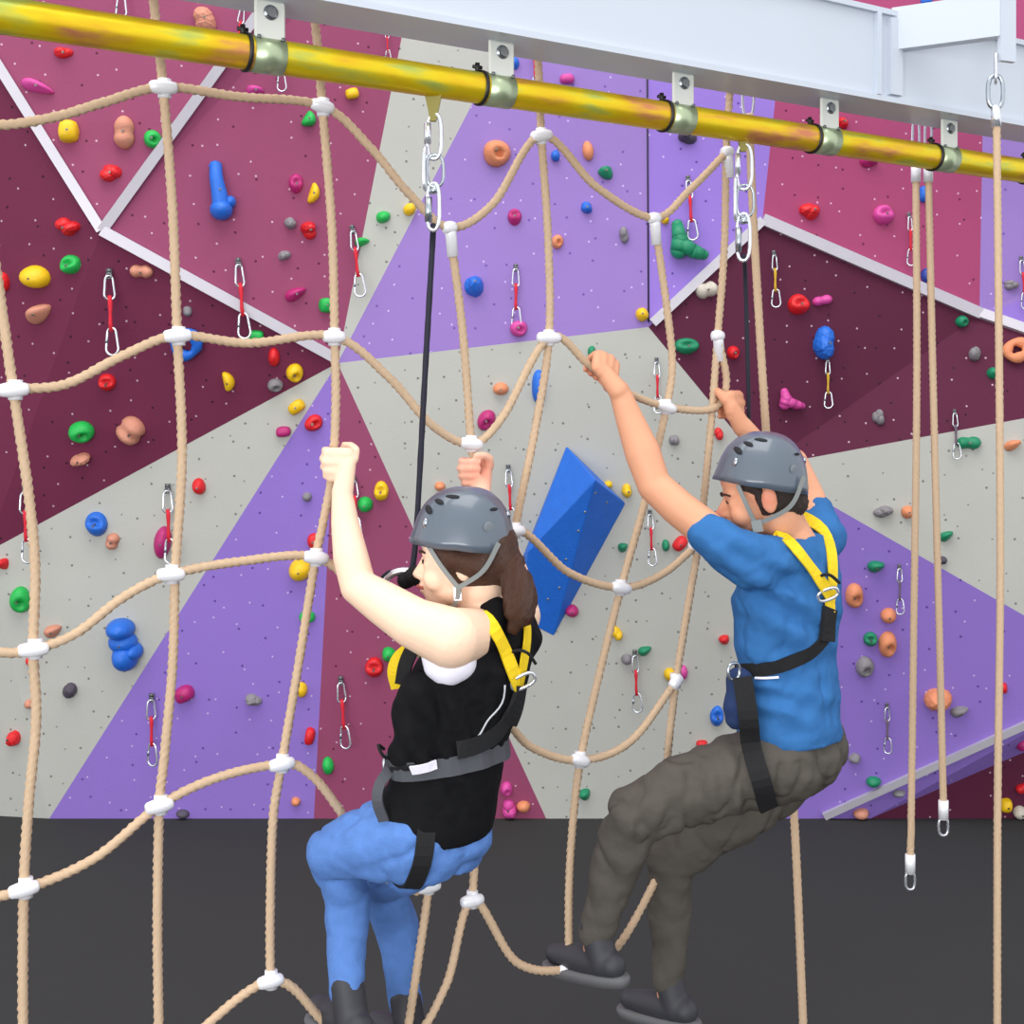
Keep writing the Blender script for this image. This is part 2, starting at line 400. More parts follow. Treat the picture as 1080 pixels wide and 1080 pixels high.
# x, y, width, height in the photograph, colour, form, turn (degrees), what singles it out
HOLDS = [
 (68,57,20,13,'red','rock',0,'red climbing hold half hidden just under the yellow pipe, far upper left'),
 (40,92,32,14,'pink','crimp',-18,'elongated pink climbing hold beside the upper left white trim'),
 (73,139,22,26,'yellow','block',0,'square yellow climbing hold under the topmost net rope at left'),
 (131,140,22,34,'salmon','waist',0,'tall two-lobed salmon climbing hold between the two white trims'),
 (161,147,18,18,'green','pocket',0,'round green climbing hold touching the slanting white trim'),
 (117,183,22,18,'red','rock',-20,'red climbing hold in the angle just above where the white trims meet'),
 (231,201,31,56,'blue','horn',0,'long blue horn-shaped climbing hold on the upper plum panel'),
 (71,239,25,19,'red','rock',15,'red climbing hold just left of the joint of the white trims'),
 (75,279,22,20,'green','jug',20,'green climbing hold above the yellow oval one at far left'),
 (217,22,28,25,'salmon','rock',-20,'salmon climbing hold seen above the yellow pipe at upper left'),
 (269,96,18,13,'pink','crimp',0,'small pink climbing hold below the first pipe bracket'),
 (325,126,16,17,'green','bean',-30,'small green climbing hold beside the second white connector of the top net rope'),
 (371,99,15,12,'yellow','block',15,'small yellow climbing hold just under the yellow pipe on plum panel'),
 (312,194,14,20,'magenta','jug',0,'small purple-pink climbing hold left of a slim yellow one'),
 (330,204,13,22,'yellow','bean',-15,'slim yellow climbing hold leaning beside the thick rope on plum panel'),
 (307,236,16,15,'grey','rock',0,'grey climbing hold touching the red one on upper plum panel'),
 (326,243,20,18,'red','rock',0,'red climbing hold right of its grey neighbour on upper plum panel'),
 (301,269,17,13,'grey','rock',30,'small grey climbing hold below a grey and red pair on plum panel'),
 (404,229,15,12,'green','round',20,'small green climbing hold on the upper grey wedge'),
 (432,221,12,13,'yellow','round',-20,'tiny yellow climbing hold where net rope crosses the upper grey wedge'),
 (382,255,15,10,'green','crimp',10,'small green climbing hold behind the quickdraw at the edge of the grey wedge'),
 (524,162,27,27,'orange','pocket',0,'large round orange climbing hold high on the violet panel'),
 (543,229,14,18,'magenta','jug',0,'magenta climbing hold right of the dipping top net rope on violet'),
 (543,67,9,12,'blue','round',0,'tiny blue climbing hold between beam and yellow pipe'),
 (598,84,17,11,'pink','block',0,'pink climbing hold peeping over the yellow pipe on the violet panel'),
 (585,162,12,15,'blue','rock',0,'small blue climbing hold tucked behind the net rope near the top on violet'),
 (620,159,11,21,'orange','round',8,'tall narrow orange climbing hold on the violet panel'),
 (639,182,13,18,'teal','crimp',60,'small deep green climbing hold below a narrow orange one'),
 (619,220,14,13,'blue','rock',0,'small blue climbing hold in the middle of the violet panel'),
 (658,247,12,19,'grey','rock',0,'upright grey climbing hold on the right of the violet panel'),
 (588,255,12,15,'orange','pocket',0,'small orange climbing hold hugging the straight vertical net rope on violet'),
 (701,232,9,9,'yellow','round',0,'tiny yellow climbing hold peeping beside the white connector at the violet joint'),
 (725,255,42,40,'teal','lshape',0,'big green L-shaped climbing hold on the right violet panel'),
 (722,145,22,17,'charcoal','rock',0,'dark grey climbing hold just under the third pipe bracket'),
 (887,130,14,13,'red','rock',0,'small red climbing hold above the pipe on the magenta panel'),
 (977,2,12,9,'blue','round',0,'blue climbing hold seen over the top of the white beam'),
 (916,171,18,12,'magenta','crimp',0,'small purple climbing hold under the pipe on the magenta panel'),
 (855,223,22,19,'red','rock',0,'red climbing hold on the magenta panel near the white trim'),
 (931,227,21,20,'pink','jug',0,'pink climbing hold on the magenta panel beside the twin ropes'),
 (973,205,10,17,'blue','round',0,'narrow blue climbing hold between the twin ropes, upper one'),
 (5,297,11,20,'red','round',0,'red climbing hold cut by the left edge of the photo'),
 (38,292,31,23,'yellow','round',-8,'large oval yellow climbing hold at far left'),
 (42,330,28,20,'salmon','crimp',30,'wedge-shaped salmon climbing hold below the large yellow oval'),
 (149,286,24,17,'salmon','saddle',0,'salmon climbing hold just below the long white trim at left'),
 (199,327,12,12,'grey','rock',0,'tiny grey climbing hold beside the rope, above the blue ring hold'),
 (197,361,32,36,'blue','ring',0,'blue ring-shaped climbing hold behind a white rope connector'),
 (113,403,18,18,'red','jug',0,'dark red climbing hold under the second net rope on the left'),
 (240,402,14,20,'yellow','bean',10,'small yellow climbing hold on the dark panel between two thick ropes'),
 (86,455,26,23,'green','pocket',0,'round green climbing hold on the lower dark panel at left'),
 (138,454,28,30,'salmon','waist',-35,'large leaning salmon climbing hold on the lower dark panel at left'),
 (84,484,22,16,'salmon','rock',25,'small brownish salmon climbing hold beneath the round green one'),
 (270,354,17,13,'green','block',0,'small green climbing hold touching the net rope and white trim'),
 (210,513,14,17,'red','round',0,'small red round climbing hold on the left grey panel'),
 (102,552,22,26,'blue','jug',0,'rounded blue climbing hold on the left grey panel'),
 (312,310,22,14,'magenta','crimp',30,'small magenta climbing hold just above the long white trim'),
 (344,322,16,17,'green','block',0,'green climbing hold immediately left of the rope above the hub of panels'),
 (289,376,12,20,'red','round',0,'small upright red climbing hold just below the long white trim'),
 (311,393,17,20,'yellow','pocket',0,'yellow climbing hold at the corner of the dark panel'),
 (290,406,16,14,'grey','pocket',0,'grey ring-like climbing hold at the edge of the dark panel'),
 (313,429,20,14,'yellow','block',35,'yellow climbing hold slanting on the tip of the left grey panel'),
 (331,446,20,16,'red','pocket',30,'red climbing hold near the top of the violet wedge'),
 (299,455,17,12,'magenta','block',5,'magenta climbing hold on the seam of grey and violet, left of the rope'),
 (502,299,23,26,'blue','rock',0,'faceted blue climbing hold on the large violet panel'),
 (547,347,18,17,'pink','pocket',0,'round pink climbing hold under the quickdraw on the violet panel'),
 (528,410,16,13,'orange','round',0,'small orange climbing hold high on the central grey panel'),
 (513,443,16,22,'magenta','pocket',-30,'magenta climbing hold by the low white connector on central grey panel'),
 (402,518,15,20,'yellow','jug',0,'yellow climbing hold near the raised forearm on the plum wedge'),
 (385,532,15,17,'green','round',0,'green climbing hold next to the raised forearm of the black top climber'),
 (324,524,10,10,'grey','round',0,'tiny grey climbing hold in the violet wedge left of the raised hand'),
 (464,513,11,10,'orange','round',0,'small orange climbing hold peeping over the left helmet'),
 (624,371,8,13,'teal','round',0,'small green climbing hold just above the far left hand of the man'),
 (568,408,14,34,'blue','round',0,'tall oval blue climbing hold on the central grey panel'),
 (677,332,14,14,'yellow','round',0,'round yellow climbing hold in the bottom corner of the violet panel'),
 (745,306,23,20,'cream','saddle',15,'cream climbing hold right under the grey trim on the dark panel'),
 (724,365,25,16,'teal','jug',0,'wide deep green climbing hold on the dark panel left part'),
 (773,372,13,14,'red','pocket',0,'small red climbing hold above the right hand of the man'),
 (757,457,11,15,'red','rock',0,'small red climbing hold below the right hand of the man'),
 (711,462,10,13,'grey','rock',0,'tiny grey climbing hold below the connector beside the raised arm'),
 (662,517,13,16,'yellow','rock',0,'yellow climbing hold at the corner of the big blue wedge'),
 (641,511,9,8,'yellow','round',0,'tiny yellow climbing hold peeping behind the big blue wedge'),
 (842,321,22,21,'red','jug',0,'bright red climbing hold on the right dark panel'),
 (867,317,20,12,'pink','saddle',10,'curved pink climbing hold right beside the bright red one on dark panel'),
 (869,362,27,33,'blue','rock',0,'large shiny blue climbing hold on the right dark panel'),
 (834,421,30,19,'pink','lshape',0,'large magenta climbing hold above the right helmet'),
 (926,441,13,16,'grey','rock',0,'small grey climbing hold left of the twin ropes on dark panel'),
 (1014,339,13,12,'teal','pocket',0,'small green climbing hold just under the right white trim'),
 (1028,372,14,19,'grey','rock',0,'upright grey climbing hold on the far right dark panel'),
 (1071,371,28,24,'orange','ring',30,'orange climbing hold with a hole, at the right edge of the photo'),
 (1047,394,12,12,'teal','round',0,'small green climbing hold behind the rightmost rope'),
 (976,291,10,15,'navy','round',0,'dark blue climbing hold between the twin ropes, just above the trim'),
 (1067,301,15,10,'grey','rock',0,'flat grey climbing hold beside the quickdraw at the right edge'),
 (1021,467,25,15,'teal','saddle',0,'wide green climbing hold on the right grey panel under a quickdraw'),
 (1068,469,18,12,'orange','crimp',25,'small orange climbing hold at the right edge of the grey panel'),
 (929,538,23,14,'grey','rock',0,'wide grey climbing hold low on the right grey panel'),
 (957,540,13,13,'orange','round',0,'small orange climbing hold next to the wide grey one, by the twin ropes'),
 (119,571,14,17,'salmon','waist',-20,'small salmon climbing hold right below the rounded blue one'),
 (172,572,17,34,'magenta','round',-10,'tall magenta climbing hold behind the quickdraw on the left grey panel'),
 (4,594,12,14,'red','crimp',50,'small red climbing hold at the left edge on grey panel'),
 (22,632,20,27,'green','pocket',0,'green climbing hold at far left on the grey panel'),
 (57,665,18,14,'salmon','crimp',30,'small salmon climbing hold above the net rope at far left'),
 (132,675,33,47,'blue','multi',0,'big lumpy blue climbing hold on the left grey panel'),
 (34,698,14,13,'red','rock',0,'small red climbing hold tucked below the lowest left connector'),
 (72,726,17,18,'charcoal','rock',0,'dark grey climbing hold on the lower left grey panel'),
 (31,742,9,9,'salmon','round',0,'tiny salmon climbing hold left of the leftmost rope'),
 (14,776,17,20,'red','rock',0,'red climbing hold at lower left corner of the wall'),
 (195,731,22,18,'magenta','block',20,'magenta climbing hold right of the rope on the lower violet panel'),
 (268,739,18,14,'grey','rock',0,'grey climbing hold in the middle of the lower violet panel'),
 (193,858,13,9,'charcoal','round',0,'dark climbing hold at the foot of the lower violet panel'),
 (331,570,14,16,'red','round',0,'red climbing hold just above the connector left of the bare elbow'),
 (317,601,24,23,'yellow','round',30,'large yellow climbing hold under the connector left of the bare elbow'),
 (324,650,17,12,'green','block',0,'small green climbing hold behind the rope on the lower violet wedge'),
 (318,727,12,16,'yellow','round',0,'small yellow climbing hold right of the rope on the lower violet wedge'),
 (327,776,11,20,'red','block',-10,'small upright red climbing hold by the seam of violet and plum'),
 (346,807,12,18,'green','round',0,'green climbing hold on the lower plum wedge just right of the seam'),
 (312,845,10,9,'orange','round',0,'tiny orange climbing hold below the lowest net rope'),
 (410,690,14,15,'green','round',0,'green climbing hold just left of the black top'),
 (395,704,19,22,'red','jug',0,'red climbing hold just left of the black top, beside a green one'),
 (534,832,12,15,'pink','pocket',0,'pink climbing hold right of the black top, the upper of two'),
 (536,852,16,18,'pink','rock',0,'pink climbing hold right of the black top, the lower of two'),
 (552,850,14,12,'orange','round',0,'orange climbing hold beside two pink ones at the foot of the wall'),
 (657,577,11,11,'teal','crimp',30,'small green climbing hold just right of the big blue wedge'),
 (702,575,8,12,'teal','round',0,'small green climbing hold between the two netted ropes under the raised arm'),
 (717,573,18,13,'red','block',50,'red climbing hold just under the blue sleeve'),
 (603,644,14,13,'magenta','round',0,'magenta climbing hold at the lower edge of the big blue wedge'),
 (650,668,12,17,'yellow','rock',0,'yellow climbing hold beside the leaning rope in the lower central grey panel'),
 (680,686,14,11,'teal','crimp',30,'green climbing hold above the quickdraw on the lower grey panel'),
 (706,711,12,14,'yellow','round',0,'yellow climbing hold left of a pink one at the lowest right connector'),
 (720,709,10,15,'pink','round',0,'pink climbing hold right of a yellow one at the lowest right connector'),
 (764,674,11,12,'red','crimp',50,'small red climbing hold just left of the blue t-shirt'),
 (756,755,14,22,'blue','jug',0,'blue climbing hold just left of the hem of the blue t-shirt'),
 (740,784,12,8,'red','block',0,'small red climbing hold above the grey trouser thigh'),
 (617,837,12,14,'teal','crimp',50,'green climbing hold low between the leaning ropes'),
 (661,695,11,12,'grey','round',0,'small grey climbing hold left of the lowest central quickdraw'),
 (924,597,18,14,'teal','crimp',15,'topmost green climbing hold on the right violet panel'),
 (901,628,19,25,'orange','pocket',0,'round orange climbing hold with a dark pocket beside the blue t-shirt'),
 (937,649,16,15,'orange','round',0,'small orange climbing hold directly under a quickdraw on the right violet panel'),
 (918,674,14,16,'teal','jug',0,'green climbing hold between orange and grey ones on the right violet panel'),
 (936,679,19,27,'orange','pocket',0,'tall oval orange climbing hold on the right violet panel'),
 (912,703,18,22,'grey','pocket',0,'round grey climbing hold on the right violet panel'),
 (991,732,28,30,'orange','rock',0,'large orange climbing hold behind the right one of the twin ropes'),
 (1012,750,19,13,'grey','crimp',25,'grey climbing hold right of the large orange one'),
 (902,799,15,12,'grey','rock',-20,'grey climbing hold right of the trousers'),
 (921,824,15,11,'teal','round',0,'green climbing hold low on the right violet panel'),
 (948,836,13,9,'grey','crimp',10,'small grey climbing hold just below the lower right trim'),
 (908,857,16,12,'salmon','round',0,'salmon climbing hold at the foot of the wall under the lower right trim'),
 (998,565,15,11,'teal','crimp',30,'green climbing hold on the right grey panel between ropes'),
 (994,591,9,9,'charcoal','round',0,'tiny dark climbing hold on the seam of grey and violet at right'),
 (1058,725,8,12,'red','block',0,'tiny red climbing hold right of the rightmost rope on violet'),
 (1060,848,13,15,'yellow','block',0,'yellow climbing hold at lower right corner of the wall'),
 (1077,832,12,12,'red','rock',0,'red climbing hold cut by the right edge, lower corner of the wall'),
 (1077,785,9,14,'magenta','round',0,'magenta climbing hold at the right edge under the lower right trim'),
 (1075,856,14,13,'cream','round',0,'cream climbing hold at the lowest right corner of the wall'),
]
def frame_at(n, turn=0.0):
    """matrix whose z looks out of the wall, y up the wall"""
    z = V(n).normalized(); y = (V((0, 0, 1)) - z * z.z).normalized(); x = y.cross(z)
    M = Matrix((x, y, z)).transposed()
    return M @ Matrix.Rotation(math.radians(turn), 3, 'Z')
for i, (px, py, w, h, c, kind, turn, lab) in enumerate(HOLDS):
    loc, n = onwall(px, py); s = loc.y / F
    mb = hold_mesh(kind, w * s * 1.04, h * s * 1.04, i + 1)
    zmin = min(v.z for v in mb.v)
    me = bpy.data.meshes.new('climbing_hold')
    me.from_pydata([(v.x, v.y, max(v.z, -0.004)) for v in mb.v], [], mb.f); me.materials.append(HC[c])
    me.polygons.foreach_set('use_smooth', [kind != 'rock' or w < 16] * len(me.polygons)); me.update()
    o = link('climbing_hold', me, None, loc); o.rotation_euler = frame_at(n, turn).to_euler()
    tag(o, lab, 'climbing hold', HG)
    if min(w, h) >= 13 and kind not in ('ring', 'lshape'):
        # socket of the fixing bolt
        d = max(v.z for v in mb.v if abs(v.x) < .3 * w * s and abs(v.y) < .3 * h * s)
        zz = [v.z for v in mb.v if abs(v.x) < .16 * w * s and abs(v.y) < .16 * h * s and v.z > 0]
        zc = max(zz) if zz else d
        b = MB().tube([V((0, 0, 0)), V((0, 0, zc + .0015))], .0052, 10); b.tube([V((0, 0, zc * .5)), V((0, 0, zc + .002))], .0028, 6, mi=1)
        mm = bpy.data.meshes.new('bolt'); mm.from_pydata(b.v, [], b.f); mm.materials.append(M_BOLT); mm.materials.append(M_DARK)
        mm.polygons.foreach_set('material_index', b.m); mm.update(); link('bolt', mm, o)

# the big wedge-shaped volume
def volume():
    cs = [(597, 470), (660, 531), (584, 671), (547, 652), (552, 585)]
    q = [onwall(*c) for c in cs]; n = q[0][1]; base = [a[0] + n * .002 for a in q]
    root = empty('climbing_volume', (base[0] + base[2]) / 2)
    tag(root, 'large bright blue wedge-shaped volume bolted to the central grey panel', 'climbing volume')
    w0 = onwall(628, 506)[0]; r0 = P(628, 506, w0.y - .24); w1 = onwall(556, 582)[0]; r1 = P(557, 581, w1.y - .09)
    vs = base + [r0, r1]
    fs = [(0, 5, 6, 4), (0, 1, 5), (5, 1, 2), (5, 2, 6), (6, 2, 3), (4, 6, 3), (4, 3, 2, 1, 0)]
    mb = MB().add(vs, fs)
    o = build(mb, 'shell', HC['blue'], root, smooth=False)
    bv = o.modifiers.new('b', 'BEVEL'); bv.width = .006; bv.segments = 2
    bb = bvh_of(mb)
    for px, py in ((590, 505), (601, 503), (586, 521), (578, 545), (575, 580), (570, 560), (628, 520), (610, 560), (597, 590), (590, 620), (578, 632), (566, 634), (640, 530), (561, 650), (608, 500), (617, 540)):
        hit = bb.ray_cast(CAM, ray(px, py))
        if hit[0] is None: continue
        nn = hit[1] if hit[1].dot(ray(px, py)) < 0 else -hit[1]
        build(MB().tube([hit[0] - nn * .002, hit[0] + nn * .002], .0062, 10), 'insert', M_BOLT, root)
volume()

# ---------------------------------------------------------------- quickdraws
def d_path(w, h, n=8):
    """outline of a carabiner in the xz plane, top at z=0"""
    r1, r2 = w * .34, w * .48
    pts = []
    for i in range(n + 1): a = math.pi - math.pi * i / n; pts.append(V((math.cos(a) * r1, 0, -r1 + math.sin(a) * r1)))
    for i in range(n + 1): a = -math.pi * i / n; pts.append(V((math.cos(a) * r2, 0, -h + r2 + math.sin(a) * r2)))
    return pts
def local_obj(mb, name, m, parent):
    me = bpy.data.meshes.new(name); me.from_pydata([tuple(v) for v in mb.v], [], mb.f); me.materials.append(m)
    me.polygons.foreach_set('use_smooth', [True] * len(me.polygons)); me.update()
    return link(name, me, parent)
def make_quickdraw(slm):
    root = bpy.data.objects.new('quickdraw', None); COL.objects.link(root); root.empty_display_size = .05
    # local frame: z up the wall, y towards the wall; total height 1
    b = MB(); b.box((0, .02, .02), (.035, 0, 0), (0, .008, 0), (0, 0, .04)); b.tube([V((0, .03, .035)), V((0, -.012, .035))], .028, 8)
    ring = [V((math.cos(a) * .03, -.01, -.03 + math.sin(a) * .035)) for a in [i * math.pi / 6 for i in range(12)]]; b.tube(ring, .011, 6, closed=True)
    local_obj(b, 'bolt_hanger', M_GREYM, root)
    Rz = Matrix.Rotation(math.radians(28), 3, 'Z')
    p = [Rz @ (q + V((0, 0, -.03))) + V((0, -.02, 0)) for q in d_path(.135, .29)]
    u = local_obj(MB().tube(p, .0145, 6, closed=True), 'carabiner', M_CHROME, root)
    s = MB().tube([V((0, -.025, -.27)), V((.006, -.03, -.36)), V((.004, -.03, -.48)), V((0, -.03, -.6)), V((.01, -.03, -.70))], [.024, .030, .02, .024, .03], 8)
    local_obj(s, 'sling', slm, root)
    p = [Matrix.Rotation(math.radians(-20), 3, 'Z') @ q + V((.012, -.03, -.66)) for q in d_path(.17, .33)]
    l = local_obj(MB().tube(p, .0155, 6, closed=True), 'carabiner', M_CHROME, root)
    g = local_obj(MB().tube([p[0] * .7 + p[-1] * .3, p[0] * .35 + p[-1] * .65], .019, 6), 'gate', M_STEEL, l)
    return root
def copy_tree(o, parent=None):
    c = o.copy(); COL.objects.link(c); c.parent = parent
    for ch in list(o.children): copy_tree(ch, c)
    return c
PROTO = {}
QD = [ # x, top y, bottom y, sling colour, lean
 (116,287,374,'r',2,'quickdraw with red sling hanging on the dark panel at left, left of the thick rope'),
 (251,277,358,'r',4,'quickdraw with red sling crossing the long white trim'),
 (371,242,314,'r',6,'quickdraw with red sling on the seam of plum and grey above the hub'),
 (294,40,98,'r',2,'quickdraw whose white carabiner hangs just below the first pipe bracket'),
 (407,30,66,'r',2,'quickdraw peeping between beam and pipe on the plum panel'),
 (128,-50,22,'r',0,'quickdraw with red sling at the very top left above the yellow pipe'),
 (256,10,62,'r',-8,'quickdraw partly behind the first pipe bracket plate'),
 (563,50,100,'r',2,'quickdraw behind the pipe beside the vertical net rope on violet'),
 (544,283,347,'r',0,'quickdraw with red sling in the large violet panel above a pink hold'),
 (725,190,256,'r',3,'quickdraw with red sling hanging over the big green hold'),
 (815,268,325,'y',1,'quickdraw with yellow sling on the dark panel right of the hanging rope'),
 (957,228,282,'r',0,'quickdraw on the magenta panel left of the twin ropes'),
 (27,515,592,'r',2,'quickdraw with red sling half hidden by the leftmost rope'),
 (178,514,594,'r',2,'quickdraw with red sling hanging in front of the tall magenta hold'),
 (374,505,565,'r',3,'quickdraw with red sling behind the raised bare forearm'),
 (536,493,556,'r',3,'quickdraw with red sling just right of the left helmet'),
 (692,380,436,'r',1,'quickdraw with red sling above the connector beside the raised arm'),
 (871,379,431,'y',0,'quickdraw hanging under the large shiny blue hold'),
 (1076,274,328,'r',3,'quickdraw at the right edge on the violet panel'),
 (1006,436,486,'d',1,'quickdraw on the seam of dark and grey panels at right'),
 (161,734,806,'r',1,'quickdraw with red sling low on the left violet panel'),
 (360,716,788,'r',4,'quickdraw with red sling on the lower plum wedge left of the black top'),
 (669,688,750,'r',2,'quickdraw with red sling low on the central grey panel between leaning ropes'),
 (685,540,596,'r',2,'quickdraw with red sling between the leaning ropes under the raised arm'),
 (948,597,647,'d',0,'upper quickdraw with grey sling on the right violet panel'),
 (935,743,793,'d',0,'lower quickdraw with grey sling on the right violet panel'),
]
QM = {'r': M_SLR, 'y': M_SLY, 'd': M_SLD}
for (px, y0, y1, c, lean, lab) in QD:
    loc, n = onwall(px, y0); s = (y1 - y0) * loc.y / F
    if c not in PROTO: o = PROTO[c] = make_quickdraw(QM[c])
    else: o = copy_tree(PROTO[c])
    # hangs plumb from its bolt, standing off the wall where the panel leans back
    o.location = loc + n * (.012 * s / .3 + .012); yaw = math.atan2(-n.x, n.y) + math.pi
    lb = onwall(px, y1)[0]; tilt = math.atan2(max(0, loc.y - lb.y), s)     # lies against the panel where it leans out
    o.rotation_euler = (-tilt, math.radians(-lean), yaw); o.scale = (s, s, s)
    tag(o, lab, 'quickdraw', 'quickdraws hanging on the wall bolts')
# ---------------------------------------------------------------- steel beam, pipe and brackets
def unit_(x, y): return V((x, y, 0)).normalized()
KB = 0.3226 / 2310; KP = 1.353e-4
def beam():
    D = 1 / (KB * (VPX - 540)); zb = H + (450 - 36) * D / F     # underside of the lower flange at the front edge
    f0 = P(540, 36, D); f0.z = zb
    mid = f0 - BN * .08                                         # centre line of the flange
    root = empty('steel_beam', mid)
    tag(root, 'white painted steel beam running across the top of the photo', 'beam')
    A = BD * 4.2; mb = MB()
    off = BD * 1.6
    c = mid + off
    mb.box(c + V((0, 0, .008)), A, BN * .08, V((0, 0, .008)))
    mb.box(c + V((0, 0, .264)), A, BN * .08, V((0, 0, .008)))
    build(mb, 'flange', M_WHITE, root, smooth=False)
    build(MB().box(c + V((0, 0, .136)), A, BN * .066, V((0, 0, .122))), 'web', M_WHITE, root, smooth=False)
    def on_front(px, z, out=.08):      # point on the beam face seen in that column
        r = (px - HX) / F; b = mid + BN * out; t = (b.x - r * b.y) / (r * BD.y - BD.x); q = b + BD * t; q.z = z; return q
    for px, w in ((925, .008), (943, .024)):
        q = on_front(px, zb + .136, .07); build(MB().box(q, BD * w, BN * .012, V((0, 0, .119 if w < .02 else .112))), 'stiffener', M_WHITE, root, smooth=False)
    # outrigger arm that carries the separate rope at the right
    q = on_front(942, H + 1.172, .055); d = V((.887, -.46, 0)).normalized(); nn = V((d.y, -d.x, 0))
    L = 0.30
    arm = empty('outrigger_arm', q)
    tag(arm, 'short white cantilever arm with a drop plate at the upper right of the beam', 'beam')
    build(MB().box(q + d * L / 2, d * L / 2, nn * .02, V((0, 0, .062))), 'arm', M_WHITE, arm, smooth=False)
    e = q + d * (L + .01)
    build(MB().box(e + V((.006, 0, -.008)), unit_(.93, .36) * .026, unit_(-.36, .93) * .008, V((0, 0, .125))), 'end_plate', M_WHITE, arm, smooth=False)
    return mid, zb, e
BMID, ZB, ARME = beam()

pc = P(540, 98, 1 / (KP * (VPX - 540))); PR = .0385
def pipe_at(px):
    r = (px - HX) / F; t = (pc.x - r * pc.y) / (r * BD.y - BD.x); return pc + BD * t
def pipe():
    a, b = pipe_at(-420), pipe_at(1500)
    mb = MB().tube([a.lerp(b, i / 60) for i in range(61)], PR, 32)
    o = build(mb, 'steel_pipe', M_PIPE, org=a)
    tag(o, 'yellow zinc-coated steel pipe running diagonally under the white beam', 'pipe')
pipe()
for i, (px, lab) in enumerate(((281, 'leftmost and largest pipe bracket, white plate with a bolt over a zinc clamp'), (524, 'second pipe bracket from the left, above the black lanyard side'),
        (715, 'third pipe bracket from the left, beside the joint of the violet panels'), (869, 'fourth pipe bracket from the left, over the magenta panel'),
        (995, 'fifth pipe bracket, just right of the twin ropes'), (1092, 'last pipe bracket, cut by the right edge of the photo'))):
    c = pipe_at(px); root = empty('pipe_bracket', c); tag(root, lab, 'bracket', 'pipe brackets under the beam')
    build(MB().box(V((c.x, c.y, (c.z + PR * .3 + ZB) / 2)) + BN * .022, BD * .036, BN * .005, V((0, 0, (ZB - c.z - PR * .3) / 2))), 'plate', M_PLATE, root, smooth=False).modifiers.new('b', 'BEVEL').width = .004
    q = V((c.x, c.y, c.z + PR + .05)) + BN * .027
    build(MB().tube([q, q + BN * .009], .0125, 6), 'bolt', M_GREYM, root, smooth=False)
    build(MB().tube([q - BN * .002, q + BN * .003], .017, 18), 'washer', M_STEEL, root)
    build(MB().tube([c - BD * .036, c + BD * .036], PR + .003, 32), 'clamp', M_CLAMP, root)
    for s in (-1, 1):
        q = c + BD * .028 * s + BN * (PR * .75) + V((0, 0, PR * .72)); build(MB().tube([q, q + BN * .006 + V((0, 0, .005))], .0045, 8), 'rivet', M_GREYM, root)
    g = c - BD * .047
    bm_ = MB().tube([g - BD * .004, g + BD * .004], PR + .005, 32); bm_.tube([g + V((0, 0, PR - .002)) - BD * .008, g + V((0, 0, PR + .022)) - BD * .008], .006, 8)
    bm_.tube([g + V((0, 0, PR + .012)) - BD * .02, g + V((0, 0, PR + .012)) + BD * .004], .005, 8)
    build(bm_, 'black_band', M_BAND, root)

# ---------------------------------------------------------------- the climbing net
NR = .0106
def rope(pts, parent, name='rope', r=NR, m=M_ROPE, step=.008, lobes=3, tw=110, amp=.19):
    return build(MB().tube(spline(pts, step), r, 12, lobes=lobes, twist=tw, amp=amp), name, m, parent)
net = empty('climbing_net', N(350, 863)); net.location.z = H - 1.2; ORG[net.name] = net.location.copy()
tag(net, 'climbing net of knotted beige ropes with white connectors the two climbers hang on', 'climbing net')
def NP(l, dd=0): return [N(x, y, dd) for x, y in l]
R1 = [(-140, 92), (-60, 126), (0, 132), (60, 123), (110, 108), (172, 92), (250, 102), (340, 112), (390, 155), (432, 205), (474, 240), (520, 215), (571, 143), (630, 198), (690, 230), (728, 200), (767, 160)]
R2 = [(-120, 395), (-60, 420), (14, 411), (70, 405), (130, 375), (187, 354), (262, 362), (352, 355), (410, 398), (455, 448), (497, 468), (530, 440), (579, 356), (620, 384), (655, 411), (703, 429), (752, 431), (766, 404), (757, 354)]
R3 = [(-120, 640), (-60, 676), (0, 688), (35, 685), (80, 668), (130, 630), (180, 606), (255, 592), (333, 588), (380, 625), (430, 680), (477, 700), (515, 640), (543, 560), (600, 604), (655, 620), (698, 606), (735, 575)]
R4 = [(-60, 960), (25, 938), (100, 905), (168, 850), (230, 820), (297, 806), (325, 815), (355, 850), (400, 920), (452, 935), (490, 850), (515, 750), (560, 788), (612, 802), (665, 782), (713, 719)]
R5 = [(25, 1190), (168, 1120), (285, 1035), (352, 1085), (428, 1100), (470, 1040), (498, 950), (545, 1015), (600, 1022), (650, 1000), (704, 905)]
for l in (R1, R2, R3, R4, R5): rope(NP(l), net)
